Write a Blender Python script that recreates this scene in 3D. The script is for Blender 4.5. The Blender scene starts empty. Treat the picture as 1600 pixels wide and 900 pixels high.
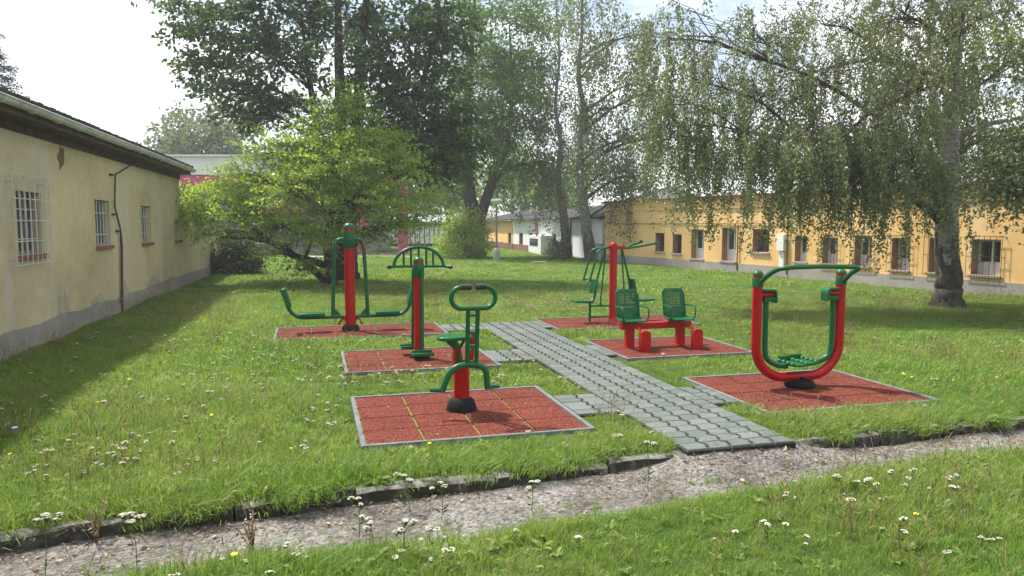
import bpy, math, random
import numpy as np
from mathutils import Vector, Matrix

random.seed(7)
RNG = np.random.default_rng(11)
PI = math.pi
SC = bpy.context.scene
COL = SC.collection

# ------------------------------------------------------------------ camera
F_PX, CAM_H = 1150.0, 1.85
PITCH = math.atan(100 / F_PX)
cam_d = bpy.data.cameras.new('camera')
cam_d.sensor_width = 36
cam_d.lens = 36 * F_PX / 1600
cam_d.clip_start = .05
cam_d.clip_end = 3000
cam = bpy.data.objects.new('camera', cam_d)
cam.location = (0, 0, CAM_H)
cam.rotation_euler = (PI / 2 - PITCH, 0, 0)
COL.objects.link(cam)
SC.camera = cam
_c, _s = math.cos(PITCH), math.sin(PITCH)

def ray(px, py):
    x = (px - 800) / F_PX
    y = -(py - 450) / F_PX
    return Vector((x, _c + _s * y, -_s + _c * y))

def at(px, py, d):
    """world point measured on the photograph, d metres ahead of the viewpoint"""
    r = ray(px, py)
    return Vector((0, 0, CAM_H)) + r * (d / r.y)

def on_ground(px, py, z=0.0):
    r = ray(px, py)
    return Vector((0, 0, CAM_H)) + r * ((z - CAM_H) / r.z)

# the frame of the exercise park: u across, v away from us
GA = math.radians(15.1)
EU = Vector((math.cos(GA), math.sin(GA), 0))
EV = Vector((-math.sin(GA), math.cos(GA), 0))

def gym(u, v, z=0.0):
    return EU * u + EV * v + Vector((0, 0, z))

# ------------------------------------------------------------------ mesh helpers
class MB:
    def __init__(self):
        self.v, self.f, self.m = [], [], []
        self.mi = 0

    def add(self, vs, fs):
        o = len(self.v)
        self.v += [tuple(p) for p in vs]
        self.f += [tuple(i + o for i in f) for f in fs]
        self.m += [self.mi] * len(fs)

    def box(self, c, s, rot=None):
        hx, hy, hz = s[0] / 2, s[1] / 2, s[2] / 2
        vs = [Vector((x, y, z)) for z in (-hz, hz) for y in (-hy, hy) for x in (-hx, hx)]
        if rot is not None:
            vs = [rot @ p for p in vs]
        vs = [p + Vector(c) for p in vs]
        self.add(vs, [(0, 2, 3, 1), (4, 5, 7, 6), (0, 1, 5, 4), (2, 6, 7, 3), (0, 4, 6, 2), (1, 3, 7, 5)])

    def tube(self, pts, r, n=10, cap=True, squash=None):
        pts = [Vector(p) for p in pts]
        k = len(pts)
        rs = r if isinstance(r, (list, tuple)) else [r] * k
        tang = []
        for i in range(k):
            a = pts[max(0, i - 1)]
            b = pts[min(k - 1, i + 1)]
            t = (b - a)
            tang.append(t.normalized() if t.length > 1e-9 else Vector((0, 0, 1)))
        ref = Vector((0, 1, 0)) if abs(tang[0].y) < .9 else Vector((1, 0, 0))
        nrm = (ref - tang[0] * ref.dot(tang[0])).normalized()
        vs = []
        for i in range(k):
            nrm = (nrm - tang[i] * nrm.dot(tang[i]))
            nrm = nrm.normalized() if nrm.length > 1e-6 else tang[i].orthogonal().normalized()
            bi = tang[i].cross(nrm)
            for j in range(n):
                an = 2 * PI * j / n
                sa = squash if squash else 1
                vs.append(pts[i] + (nrm * math.cos(an) * sa + bi * math.sin(an)) * rs[i])
        fs = []
        for i in range(k - 1):
            for j in range(n):
                a = i * n + j
                b = i * n + (j + 1) % n
                fs.append((a, b, b + n, a + n))
        if cap:
            fs.append(tuple(range(n - 1, -1, -1)))
            fs.append(tuple((k - 1) * n + j for j in range(n)))
        self.add(vs, fs)

    def lathe(self, c, prof, n=24, sx=1.0, sy=1.0):
        """prof: list of (radius, z) from bottom to top"""
        c = Vector(c)
        vs = []
        for r, z in prof:
            for j in range(n):
                a = 2 * PI * j / n
                vs.append(c + Vector((r * sx * math.cos(a), r * sy * math.sin(a), z)))
        fs = []
        for i in range(len(prof) - 1):
            for j in range(n):
                a = i * n + j
                b = i * n + (j + 1) % n
                fs.append((a, b, b + n, a + n))
        fs.append(tuple(range(n - 1, -1, -1)))
        fs.append(tuple((len(prof) - 1) * n + j for j in range(n)))
        self.add(vs, fs)

    def dome(self, c, r, h, n=24, sy=1.0):
        pr = [(r * math.cos(t), h * math.sin(t)) for t in np.linspace(0, PI / 2 * .97, 8)]
        self.lathe(c, pr, n, 1, sy)

    def prism(self, outline, direction, base=Vector((0, 0, 0))):
        """outline: list of 3D points (a flat polygon), extruded by direction"""
        o = [Vector(p) + base for p in outline]
        d = Vector(direction)
        n = len(o)
        self.add(o + [p + d for p in o],
                 [tuple(range(n - 1, -1, -1)), tuple(range(n, 2 * n))] +
                 [(i, (i + 1) % n, (i + 1) % n + n, i + n) for i in range(n)])

    def build(self, name, mats, parent=None, loc=None, smooth=True, bevel=0, ang=40):
        me = bpy.data.meshes.new(name)
        me.from_pydata(self.v, [], self.f)
        if not isinstance(mats, (list, tuple)):
            mats = [mats]
        for m in mats:
            me.materials.append(m)
        if len(mats) > 1:
            me.polygons.foreach_set('material_index', self.m)
        if smooth:
            me.polygons.foreach_set('use_smooth', [True] * len(me.polygons))
            me.set_sharp_from_angle(angle=math.radians(ang))
        me.update()
        o = bpy.data.objects.new(name, me)
        COL.objects.link(o)
        if parent is not None:
            o.parent = parent
        if loc is not None:
            o.location = loc
        if bevel:
            b = o.modifiers.new('bevel', 'BEVEL')
            b.width = bevel
            b.segments = 2
            b.limit_method = 'ANGLE'
            b.angle_limit = math.radians(50)
        return o

def tag(o, label=None, cat=None, group=None, kind=None):
    if label: o['label'] = label
    if cat: o['category'] = cat
    if group: o['group'] = group
    if kind: o['kind'] = kind
    return o

def empty(name, loc, rz=0.0):
    o = bpy.data.objects.new(name, None)
    o.empty_display_size = .2
    COL.objects.link(o)
    o.location = loc
    o.rotation_euler = (0, 0, rz)
    return o

def copy_tree(o, parent=None):
    c = o.copy()
    COL.objects.link(c)
    if parent is not None:
        c.parent = parent
    for ch in list(o.children):
        copy_tree(ch, c)
    return c

def curve_pts(pts, n=8):
    """Catmull-Rom through pts"""
    P = [Vector(p) for p in pts]
    P = [P[0] * 2 - P[1]] + P + [P[-1] * 2 - P[-2]]
    out = []
    for i in range(1, len(P) - 2):
        for k in range(n):
            t = k / n
            a, b, c, d = P[i - 1], P[i], P[i + 1], P[i + 2]
            out.append(.5 * ((2 * b) + (c - a) * t + (2 * a - 5 * b + 4 * c - d) * t * t + (3 * b - a - 3 * c + d) * t ** 3))
    out.append(P[-2])
    return out

def fillet(pts, r, n=6):
    """polyline with rounded corners"""
    P = [Vector(p) for p in pts]
    out = [P[0]]
    for i in range(1, len(P) - 1):
        a, b, c = P[i - 1], P[i], P[i + 1]
        d1, d2 = (a - b), (c - b)
        rr = min(r, d1.length * .49, d2.length * .49)
        p, q = b + d1.normalized() * rr, b + d2.normalized() * rr
        for k in range(n + 1):
            t = k / n
            out.append(p * (1 - t) ** 2 + b * 2 * t * (1 - t) + q * t * t)
    out.append(P[-1])
    return out

# ------------------------------------------------------------------ materials
def new_mat(name):
    m = bpy.data.materials.new(name)
    m.use_nodes = True
    nt = m.node_tree
    nt.nodes.clear()
    out = nt.nodes.new('ShaderNodeOutputMaterial')
    return m, nt, out

def N(nt, kind, **kw):
    n = nt.nodes.new(kind)
    for k, v in kw.items():
        if k in n.inputs:
            n.inputs[k].default_value = v
        else:
            setattr(n, k, v)
    return n

def rgba(c): return (c[0], c[1], c[2], 1)

def noise(nt, scale, detail=4, rough=.6, coord='Object', vec_scale=None):
    tc = nt.nodes.new('ShaderNodeTexCoord')
    n = N(nt, 'ShaderNodeTexNoise', Scale=scale, Detail=detail, Roughness=rough)
    src = tc.outputs[coord]
    if vec_scale:
        mp = nt.nodes.new('ShaderNodeMapping')
        mp.inputs['Scale'].default_value = vec_scale
        nt.links.new(src, mp.inputs['Vector'])
        src = mp.outputs['Vector']
    nt.links.new(src, n.inputs['Vector'])
    return n.outputs['Fac']

def ramp(nt, fac, stops):
    r = nt.nodes.new('ShaderNodeValToRGB')
    el = r.color_ramp.elements
    while len(el) < len(stops):
        el.new(.5)
    for e, (p, c) in zip(el, stops):
        e.position = p
        e.color = rgba(c)
    nt.links.new(fac, r.inputs['Fac'])
    return r.outputs['Color']

def mix(nt, fac, a, b, mode='MIX'):
    m = nt.nodes.new('ShaderNodeMix')
    m.data_type = 'RGBA'
    m.blend_type = mode
    for sock, val in ((m.inputs['Factor'], fac), (m.inputs['A'], a), (m.inputs['B'], b)):
        pass
    def put(sock, val):
        if isinstance(val, (int, float)): sock.default_value = val
        elif isinstance(val, tuple): sock.default_value = rgba(val)
        else: nt.links.new(val, sock)
    put(m.inputs[0], fac)
    put(m.inputs[6], a)
    put(m.inputs[7], b)
    return m.outputs[2]

def bump(nt, height, strength=.3, dist=.02):
    b = N(nt, 'ShaderNodeBump', Strength=strength, Distance=dist)
    nt.links.new(height, b.inputs['Height'])
    return b.outputs['Normal']

def principled(nt, out, col, rough=.6, normal=None, **kw):
    p = nt.nodes.new('ShaderNodeBsdfPrincipled')
    if isinstance(col, tuple): p.inputs['Base Color'].default_value = rgba(col)
    else: nt.links.new(col, p.inputs['Base Color'])
    if isinstance(rough, (int, float)): p.inputs['Roughness'].default_value = rough
    else: nt.links.new(rough, p.inputs['Roughness'])
    if normal is not None: nt.links.new(normal, p.inputs['Normal'])
    if isinstance(rough, (int, float)) and rough >= .8: p.inputs['Specular IOR Level'].default_value = .12
    for k, v in kw.items():
        p.inputs[k.replace('_', ' ')].default_value = v
    nt.links.new(p.outputs[0], out.inputs['Surface'])
    return p

def mat_simple(name, col, rough=.6, var=.25, scale=8, bumps=.15, bdist=.005, **kw):
    m, nt, out = new_mat(name)
    n = noise(nt, scale, 6)
    dark = tuple(c * (1 - var) for c in col)
    lite = tuple(min(1, c * (1 + var)) for c in col)
    c = ramp(nt, n, [(.3, dark), (.7, lite)])
    n2 = noise(nt, scale * 12, 3)
    principled(nt, out, c, rough, bump(nt, n2, bumps, bdist), **kw)
    return m

def mat_paint(name, col, rough=.32):
    m, nt, out = new_mat(name)
    n = noise(nt, 5, 5)
    c = ramp(nt, n, [(.3, tuple(x * .86 for x in col)), (.7, col)])
    r = N(nt, 'ShaderNodeMapRange')
    r.inputs['To Min'].default_value = rough - .06
    r.inputs['To Max'].default_value = rough + .12
    nt.links.new(noise(nt, 14, 4), r.inputs['Value'])
    # a little chalking and dust where the paint has weathered
    c = mix(nt, ramp(nt, noise(nt, 9, 8, .72), [(.56, (0, 0, 0)), (.74, (.22, .22, .22))]), c, (.16, .12, .09))
    pr_ = principled(nt, out, c, r.outputs[0], bump(nt, noise(nt, 60, 2), .04, .002))
    pr_.inputs['Specular IOR Level'].default_value = .3
    return m

RED = mat_paint('red_paint', (.40, .0012, .003))
GREEN = mat_paint('green_paint', (.003, .105, .03))
RUBBER = mat_simple('black_rubber', (.014, .014, .015), .6, .2, 12)
DARKFOOT = mat_simple('dark_grey_foot', (.013, .0135, .015), .8, .3, 10)
STEEL = mat_simple('zinc_gutter', (.52, .53, .52), .55, .25, 3, Metallic=.1)
WHITEMETAL = mat_simple('white_metal', (.50, .49, .45), .5, .2, 6)
DARKMETAL = mat_simple('dark_metal', (.045, .04, .035), .6, .3, 9)
RUST = mat_simple('rusty_pipe', (.11, .055, .04), .8, .35, 9)
WOODDARK = mat_simple('old_eaves_wood', (.075, .055, .042), .85, .4, 5)
ROOFDARK = mat_simple('dark_roofing', (.05, .047, .046), .85, .4, 4, .4, .02)
ROOFRED = mat_simple('red_roof_edge', (.26, .085, .05), .8, .3, 4)
WHITEWALL = mat_simple('white_wall', (.74, .74, .75), .85, .06, 1.2)
WHITEFRAME = mat_simple('white_frame', (.78, .78, .76), .5, .08, 5)
GREYFRAME = mat_simple('weathered_frame', (.20, .19, .175), .7, .3, 9)
BROWNFRAME = mat_simple('brown_frame', (.10, .06, .045), .6, .3, 8)
MAGENTA = mat_simple('magenta_paint', (.55, .055, .17), .6, .1, 2)
CONCRETE = mat_simple('concrete', (.36, .35, .33), .9, .2, 4, .3, .01)
LAMPGLASS = mat_simple('lamp_cover', (.7, .71, .70), .4, .08, 5)
BRICKSILL = mat_simple('brick_sill', (.24, .11, .08), .85, .3, 10)
GREYFACADE = mat_simple('grey_facade', (.22, .22, .225), .7, .2, 1.5)
CURTAIN = mat_simple('white_curtain', (.75, .76, .78), .8, .08, 12)
JAMB = mat_simple('brown_jamb', (.38, .21, .13), .85, .2, 5)
PLANTER = CONCRETE

def mat_glass(name, tint=(.03, .035, .04)):
    m, nt, out = new_mat(name)
    c = ramp(nt, noise(nt, 1.3, 3), [(.35, tint), (.7, tuple(t * 2.6 for t in tint))])
    principled(nt, out, c, .06, None)
    return m
GLASS = mat_glass('window_glass')

def mat_plaster(name, base, stain, patch, grey_low=0.0, streak=.5):
    m, nt, out = new_mat(name)
    n1 = noise(nt, .55, 7, .62)
    c = ramp(nt, n1, [(.32, stain), (.55, base), (.75, tuple(min(1, b * 1.08) for b in base))])
    st = noise(nt, 1.2, 6, .65, vec_scale=(1.0, 1.0, .16))
    sf = ramp(nt, st, [(.48, (0, 0, 0)), (.72, (streak, streak, streak))])
    c = mix(nt, sf, c, patch)
    n3 = noise(nt, 6, 8, .7)
    c = mix(nt, .22, c, ramp(nt, n3, [(.3, (.3, .3, .3)), (.7, (.75, .75, .75))]), 'OVERLAY')
    h = noise(nt, 22, 6, .7)
    principled(nt, out, c, .92, bump(nt, h, .35, .012))
    return m
YELLOWOLD = mat_plaster('old_yellow_plaster', (.56, .475, .285), (.41, .335, .19), (.50, .465, .385), streak=.85)
PLINTHOLD = mat_plaster('grey_plinth', (.30, .28, .235), (.21, .195, .165), (.40, .37, .30))
PEELED = mat_plaster('peeled_plaster', (.40, .365, .28), (.31, .28, .21), (.46, .43, .36))
DAMAGE = mat_plaster('bare_brick', (.24, .12, .08), (.13, .08, .06), (.3, .2, .15))
ORANGE = mat_plaster('ochre_plaster', (.82, .525, .235), (.71, .43, .165), (.84, .62, .36), streak=.6)
PLINTHNEW = mat_plaster('concrete_plinth', (.36, .33, .30), (.27, .25, .23), (.42, .4, .38))
PLINTHBROWN = mat_plaster('brown_plinth', (.24, .13, .10), (.17, .09, .07), (.3, .2, .16))

def mat_rubber_tiles():
    m, nt, out = new_mat('red_rubber_granulate')
    tc = nt.nodes.new('ShaderNodeTexCoord')
    v = N(nt, 'ShaderNodeTexVoronoi', Scale=95.0)
    nt.links.new(tc.outputs['Object'], v.inputs['Vector'])
    sep = nt.nodes.new('ShaderNodeSeparateColor')
    nt.links.new(v.outputs['Color'], sep.inputs[0])
    c = ramp(nt, sep.outputs[0], [(0, (.045, .010, .007)), (.45, (.118, .027, .017)), (.8, (.165, .042, .027)), (1, (.23, .075, .05))])
    c = mix(nt, .5, c, ramp(nt, noise(nt, 2.2, 5), [(.3, (.35, .35, .35)), (.7, (.62, .62, .62))]), 'OVERLAY')
    principled(nt, out, c, .9, bump(nt, v.outputs['Distance'], .5, .006))
    return m
TILES = mat_rubber_tiles()
EDGING = mat_simple('grey_edging', (.15, .16, .16), .9, .22, 9, .4, .006)
MOSS = mat_simple('mossy_joint', (.17, .15, .04), .95, .6, 30)
DARKJOINT = mat_simple('dark_joint', (.035, .028, .02), .95, .4, 20)

def mat_pavers():
    m, nt, out = new_mat('grey_paver_concrete')
    g = nt.nodes.new('ShaderNodeNewGeometry')
    c = ramp(nt, g.outputs['Random Per Island'], [(0, (.105, .124, .112)), (.5, (.125, .144, .131)), (1, (.148, .166, .153))])
    c = mix(nt, .45, c, ramp(nt, noise(nt, 25, 6, .7), [(.3, (.3, .3, .3)), (.7, (.68, .68, .68))]), 'OVERLAY')
    c = mix(nt, ramp(nt, noise(nt, 1.3, 6, .7), [(.5, (0, 0, 0)), (.75, (.35, .35, .35))]), c, (.12, .115, .08))
    principled(nt, out, c, .9, bump(nt, noise(nt, 90, 4), .4, .004))
    return m
PAVER = mat_pavers()

def mat_path():
    m, nt, out = new_mat('old_worn_path')
    n1 = noise(nt, 1.5, 8, .7)
    c = ramp(nt, n1, [(.34, (.09, .078, .068)), (.47, (.165, .152, .138)), (.60, (.235, .222, .206)), (.74, (.33, .317, .298))])
    n2 = noise(nt, 22, 8, .75)
    c = mix(nt, .75, c, ramp(nt, n2, [(.36, (.12, .115, .11)), (.5, (.5, .5, .5)), (.64, (.9, .89, .87))]), 'OVERLAY')
    n5 = noise(nt, 9, 9, .8)
    c = mix(nt, ramp(nt, n5, [(.54, (0, 0, 0)), (.70, (.6, .6, .6))]), c, (.31, .295, .275))
    c = mix(nt, ramp(nt, noise(nt, 5, 9, .8, vec_scale=(1, 1.3, 1)), [(.56, (0, 0, 0)), (.65, (.8, .8, .8))]), c, (.06, .048, .038))
    tc = nt.nodes.new('ShaderNodeTexCoord')
    v = N(nt, 'ShaderNodeTexVoronoi', Scale=38.0)
    nt.links.new(tc.outputs['Object'], v.inputs['Vector'])
    hh = mix(nt, .5, n2, v.outputs['Distance'])
    principled(nt, out, c, .95, bump(nt, hh, 1.0, .04))
    return m
PATH = mat_path()
def mat_kerb():
    m, nt, out = new_mat('weathered_kerb')
    n1 = noise(nt, 7, 8, .72)
    c = ramp(nt, n1, [(.34, (.022, .018, .014)), (.48, (.06, .052, .042)), (.60, (.12, .11, .095)), (.72, (.27, .26, .235))])
    c = mix(nt, ramp(nt, noise(nt, 2.4, 6, .7), [(.50, (0, 0, 0)), (.62, (.8, .8, .8))]), c, (.045, .06, .018))
    g = nt.nodes.new('ShaderNodeNewGeometry'); sx = nt.nodes.new('ShaderNodeSeparateXYZ')
    nt.links.new(g.outputs['Normal'], sx.inputs[0])
    pale_top = mix(nt, 1.0, ramp(nt, sx.outputs['Z'], [(.55, (0, 0, 0)), (.85, (1, 1, 1))]), ramp(nt, noise(nt, 5, 7, .7), [(.42, (0, 0, 0)), (.55, (.9, .9, .9))]), 'MULTIPLY')  # mask for paler grey on upward faces, broken up by noise
    c = mix(nt, pale_top, c, (.30, .29, .265))
    principled(nt, out, c, .95, bump(nt, noise(nt, 18, 8, .75), 1.0, .03))
    return m
KERB = mat_kerb()
GRIT = mat_simple('path_grit', (.19, .17, .15), .95, .5, 40)

def mat_lawn():
    m, nt, out = new_mat('lawn_soil_and_thatch')
    n1 = noise(nt, .22, 7, .65)
    c = ramp(nt, n1, [(.3, (.055, .105, .016)), (.5, (.085, .145, .028)), (.7, (.14, .185, .05))])
    n2 = noise(nt, 9, 8, .75)
    c = mix(nt, .6, c, ramp(nt, n2, [(.3, (.24, .22, .2)), (.5, (.5, .5, .5)), (.72, (.8, .8, .7))]), 'OVERLAY')
    principled(nt, out, c, .95, bump(nt, noise(nt, 30, 6, .8), 1.0, .06))
    return m
LAWN = mat_lawn()

def mat_leaf(name, dark, lite, trans=.35, rough=.5, instanced=False, gloss=.10):
    m, nt, out = new_mat(name)
    if instanced:
        oi = nt.nodes.new('ShaderNodeObjectInfo')
        f1 = oi.outputs['Random']
    else:
        at_ = nt.nodes.new('ShaderNodeAttribute')
        at_.attribute_name = 'tint'
        f1 = at_.outputs['Fac']
    c = ramp(nt, f1, [(0, dark), (1, lite)])
    if instanced:
        g = nt.nodes.new('ShaderNodeNewGeometry')
        nn = N(nt, 'ShaderNodeTexNoise', Scale=.45, Detail=5.0, Roughness=.6)
        nt.links.new(g.outputs['Position'], nn.inputs['Vector'])
        c = mix(nt, ramp(nt, nn.outputs['Fac'], [(.36, (0, 0, 0)), (.66, (.75, .75, .75))]), c, (.225, .28, .075))
        c = mix(nt, ramp(nt, g.outputs['Random Per Island'], [(.88, (0, 0, 0)), (.98, (.7, .7, .7))]), c, (.34, .31, .15))
    d = nt.nodes.new('ShaderNodeBsdfDiffuse')
    t = nt.nodes.new('ShaderNodeBsdfTranslucent')
    gl = nt.nodes.new('ShaderNodeBsdfGlossy')
    gl.inputs['Roughness'].default_value = rough
    nt.links.new(c, d.inputs['Color'])
    tcol = mix(nt, .6, c, (1.0, 1.0, .35), 'MULTIPLY')
    hs = nt.nodes.new('ShaderNodeHueSaturation')
    hs.inputs['Value'].default_value = 1.7
    nt.links.new(tcol, hs.inputs['Color'])
    nt.links.new(hs.outputs[0], t.inputs['Color'])
    m1 = N(nt, 'ShaderNodeMixShader')
    m1.inputs[0].default_value = trans
    nt.links.new(d.outputs[0], m1.inputs[1])
    nt.links.new(t.outputs[0], m1.inputs[2])
    lw = nt.nodes.new('ShaderNodeFresnel')
    lw.inputs['IOR'].default_value = 1.35
    mul = nt.nodes.new('ShaderNodeMath')
    mul.operation = 'MULTIPLY'
    mul.inputs[1].default_value = gloss * 2
    nt.links.new(lw.outputs[0], mul.inputs[0])
    m2 = nt.nodes.new('ShaderNodeMixShader')
    nt.links.new(mul.outputs[0], m2.inputs[0])
    nt.links.new(m1.outputs[0], m2.inputs[1])
    nt.links.new(gl.outputs[0], m2.inputs[2])
    nt.links.new(m2.outputs[0], out.inputs['Surface'])
    return m

GRASS = mat_leaf('grass_blades', (.078, .18, .022), (.185, .288, .048), .45, .5, True, .03)
L_DARK = mat_leaf('dark_lime_leaves', (.042, .078, .036), (.078, .13, .056), .4, .45)
L_LIGHT = mat_leaf('light_green_leaves', (.145, .235, .036), (.34, .44, .075), .48)
L_LOCUST = mat_leaf('locust_leaves', (.08, .15, .045), (.19, .28, .075), .45)
L_BIRCH = mat_leaf('birch_leaves', (.092, .12, .06), (.20, .228, .112), .42)
L_BIRCHFAR = mat_leaf('far_birch_leaves', (.085, .115, .06), (.18, .215, .105), .42)
L_FAR = mat_leaf('far_tree_leaves', (.08, .11, .07), (.16, .20, .12), .35)
L_BUSHD = mat_leaf('dark_shrub_leaves', (.018, .035, .014), (.045, .075, .022), .25)
L_BUSHY = mat_leaf('yellow_green_shrub_leaves', (.16, .25, .035), (.34, .43, .08), .5)
L_SPRUCE = mat_leaf('spruce_needles', (.018, .024, .026), (.04, .045, .05), .1)
L_PALE = mat_leaf('pale_shrub_leaves', (.10, .14, .08), (.22, .26, .16), .3)
PETAL = mat_simple('yarrow_petals', (.45, .435, .345), .8, .12, 40)
STEMG = mat_simple('green_stem', (.09, .13, .035), .8, .3, 20)
STEMDRY = mat_simple('dry_stem', (.24, .16, .08), .85, .35, 20)
PETALY = mat_simple('yellow_petals', (.75, .5, .02), .7, .15, 30)
PETALB = mat_simple('blue_petals', (.16, .18, .62), .7, .15, 30)
LITTER = mat_leaf('dry_fallen_leaves', (.085, .05, .03), (.42, .34, .23), .15)
BARKD = mat_simple('dark_bark', (.045, .036, .03), .95, .45, 7, 1.0, .03)
BARKG = mat_simple('grey_brown_bark', (.085, .07, .055), .95, .4, 7, 1.0, .03)

def mat_birch_bark(name='birch_bark', k=1.0):
    m, nt, out = new_mat(name)
    tc = nt.nodes.new('ShaderNodeTexCoord')
    sep = nt.nodes.new('ShaderNodeSeparateXYZ')
    nt.links.new(tc.outputs['Object'], sep.inputs[0])
    n1 = noise(nt, 3.2, 7, .68, vec_scale=(1.3, 1.3, .55))
    n2 = noise(nt, 7, 6, .7, vec_scale=(1, 1, 2.6))
    # dark cracked bark low on the trunk, white paper bark higher up
    hr = nt.nodes.new('ShaderNodeMapRange')
    hr.inputs['From Min'].default_value = .2
    hr.inputs['From Max'].default_value = 1.9
    hr.inputs['To Min'].default_value = .30
    hr.inputs['To Max'].default_value = -.06
    nt.links.new(sep.outputs['Z'], hr.inputs['Value'])
    sub = nt.nodes.new('ShaderNodeMath')
    sub.operation = 'SUBTRACT'
    nt.links.new(n1, sub.inputs[0])
    nt.links.new(hr.outputs[0], sub.inputs[1])
    f = ramp(nt, sub.outputs[0], [(.41, (0, 0, 0)), (.47, (1, 1, 1))])
    pale = ramp(nt, n2, [(.36, (.07 * k, .062 * k, .056 * k)), (.47, (.30 * k, .29 * k, .275 * k)), (.7, (.46 * k, .445 * k, .425 * k))])
    darkc = ramp(nt, noise(nt, 10, 6, .7), [(.3, (.026, .022, .02)), (.7, (.13, .115, .105))])
    c = mix(nt, f, darkc, pale)
    principled(nt, out, c, .9, bump(nt, n1, 1.0, .05))
    return m
BARKB = mat_birch_bark()
BARKB_FAR = mat_birch_bark('greyed_birch_bark', .5)

# ------------------------------------------------------------------ world and sun
SUN_EL = math.radians(58)
sh = Vector((.77, -.64, 0)).normalized()          # the way shadows fall on the ground
to_sun = Vector((-sh.x * math.cos(SUN_EL), -sh.y * math.cos(SUN_EL), math.sin(SUN_EL)))
w = bpy.data.worlds.new('World')
SC.world = w
w.use_nodes = True
nt = w.node_tree
nt.nodes.clear()
wo = nt.nodes.new('ShaderNodeOutputWorld')
bg = nt.nodes.new('ShaderNodeBackground')
bg.inputs['Strength'].default_value = .09
sky = nt.nodes.new('ShaderNodeTexSky')
sky.sky_type = 'NISHITA'
sky.sun_disc = False
sky.sun_elevation = SUN_EL
sky.sun_rotation = math.atan2(to_sun.x, to_sun.y)
sky.air_density = 1.2
sky.dust_density = 2.0
tc = nt.nodes.new('ShaderNodeTexCoord')
sep = nt.nodes.new('ShaderNodeSeparateXYZ')
nt.links.new(tc.outputs['Generated'], sep.inputs[0])
addz = nt.nodes.new('ShaderNodeMath'); addz.operation = 'ADD'; addz.inputs[1].default_value = .22
nt.links.new(sep.outputs['Z'], addz.inputs[0])
mx = nt.nodes.new('ShaderNodeMath'); mx.operation = 'MAXIMUM'; mx.inputs[1].default_value = .08
nt.links.new(addz.outputs[0], mx.inputs[0])
comb = nt.nodes.new('ShaderNodeCombineXYZ')
for ax in 'XY':
    dv = nt.nodes.new('ShaderNodeMath'); dv.operation = 'DIVIDE'
    nt.links.new(sep.outputs[ax], dv.inputs[0]); nt.links.new(mx.outputs[0], dv.inputs[1])
    nt.links.new(dv.outputs[0], comb.inputs[ax])
cn = N(nt, 'ShaderNodeTexNoise', Scale=1.15, Detail=8.0, Roughness=.55)
nt.links.new(comb.outputs[0], cn.inputs['Vector'])
cf = ramp(nt, cn.outputs['Fac'], [(.45, (0.08, 0.08, 0.08)), (.60, (1, 1, 1))])
cloudmix = mix(nt, cf, sky.outputs[0], (11.4, 11.6, 12.0))
nt.links.new(cloudmix, bg.inputs['Color'])
nt.links.new(bg.outputs[0], wo.inputs['Surface'])

sun_d = bpy.data.lights.new('sun', 'SUN')
sun_d.energy = 4.3
sun_d.angle = math.radians(3.2)
sun_d.color = (1, .95, .86)
sun = bpy.data.objects.new('sun', sun_d)
sun.rotation_euler = to_sun.to_track_quat('Z', 'Y').to_euler()
COL.objects.link(sun)
vs = SC.view_settings
vs.view_transform = 'Standard'
vs.look = 'None'
vs.exposure = .95
vs.gamma = 1
SC.cycles.use_denoising = True
SC.cycles.max_bounces = 7
SC.cycles.diffuse_bounces = 3
SC.cycles.transmission_bounces = 4
SC.cycles.transparent_max_bounces = 4
SC.cycles.use_adaptive_sampling = True
SC.cycles.adaptive_threshold = .02

# ------------------------------------------------------------------ where the old path runs
KX = np.array([-30, -8, -3.03, -2.06, -1.07, -.28, 1.02, 2.32, 3.42, 4.87, 9, 20, 40])
KY = np.array([-6, 2.25, 4.21, 4.60, 4.97, 5.23, 5.71, 6.11, 6.41, 6.87, 8.1, 11.2, 17.])
LX = np.array([-30, -8, -2.55, -2.0, -1.57, -1.06, -.29, .12, .8, 1.2, 1.47, 1.91, 2.52, 3.12, 3.73, 4.5, 9, 20, 40])
LY = np.array([-8, .6, 3.62, 3.85, 4.02, 4.08, 4.30, 4.52, 4.78, 4.95, 5.08, 5.2, 5.45, 5.62, 5.88, 6.06, 7.25, 10.2, 16.])
def kerb_y(x): return np.interp(x, KX, KY)
def low_y(x): return np.interp(x, LX, LY)
PZ = -.10
def path_z(x, y):
    x = np.asarray(x, float); y = np.asarray(y, float)
    k = kerb_y(x)
    ramp_ = .105 * np.exp(-((x - 1.85) / .75) ** 4) * np.clip(1 - (k - y) / .55, 0, 1) ** 1.2
    return PZ + .012 * np.sin(x * 2.3 + y * 3) * np.sin(y * 4.1 - x) * (1 - ramp_ / .11) + ramp_

def ground_z(x, y):
    x = np.asarray(x, float); y = np.asarray(y, float)
    k, l = kerb_y(x), low_y(x)
    w1 = np.clip((k + .115 - y) / .03, 0, 1)                # sharp drop behind the kerb
    w2 = np.clip((y - (l - .28)) / .38, 0, 1)              # soft slope on our side
    ch = np.minimum(w1, w2 * w2 * (3 - 2 * w2))
    z = -.17 * ch
    z = z - .012 * (1 - ch) * (np.sin(x * 1.7 + y * .6) * np.sin(y * 1.3 - x * .4)) * np.clip((14 - y) / 6, 0, 1)
    return z

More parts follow.
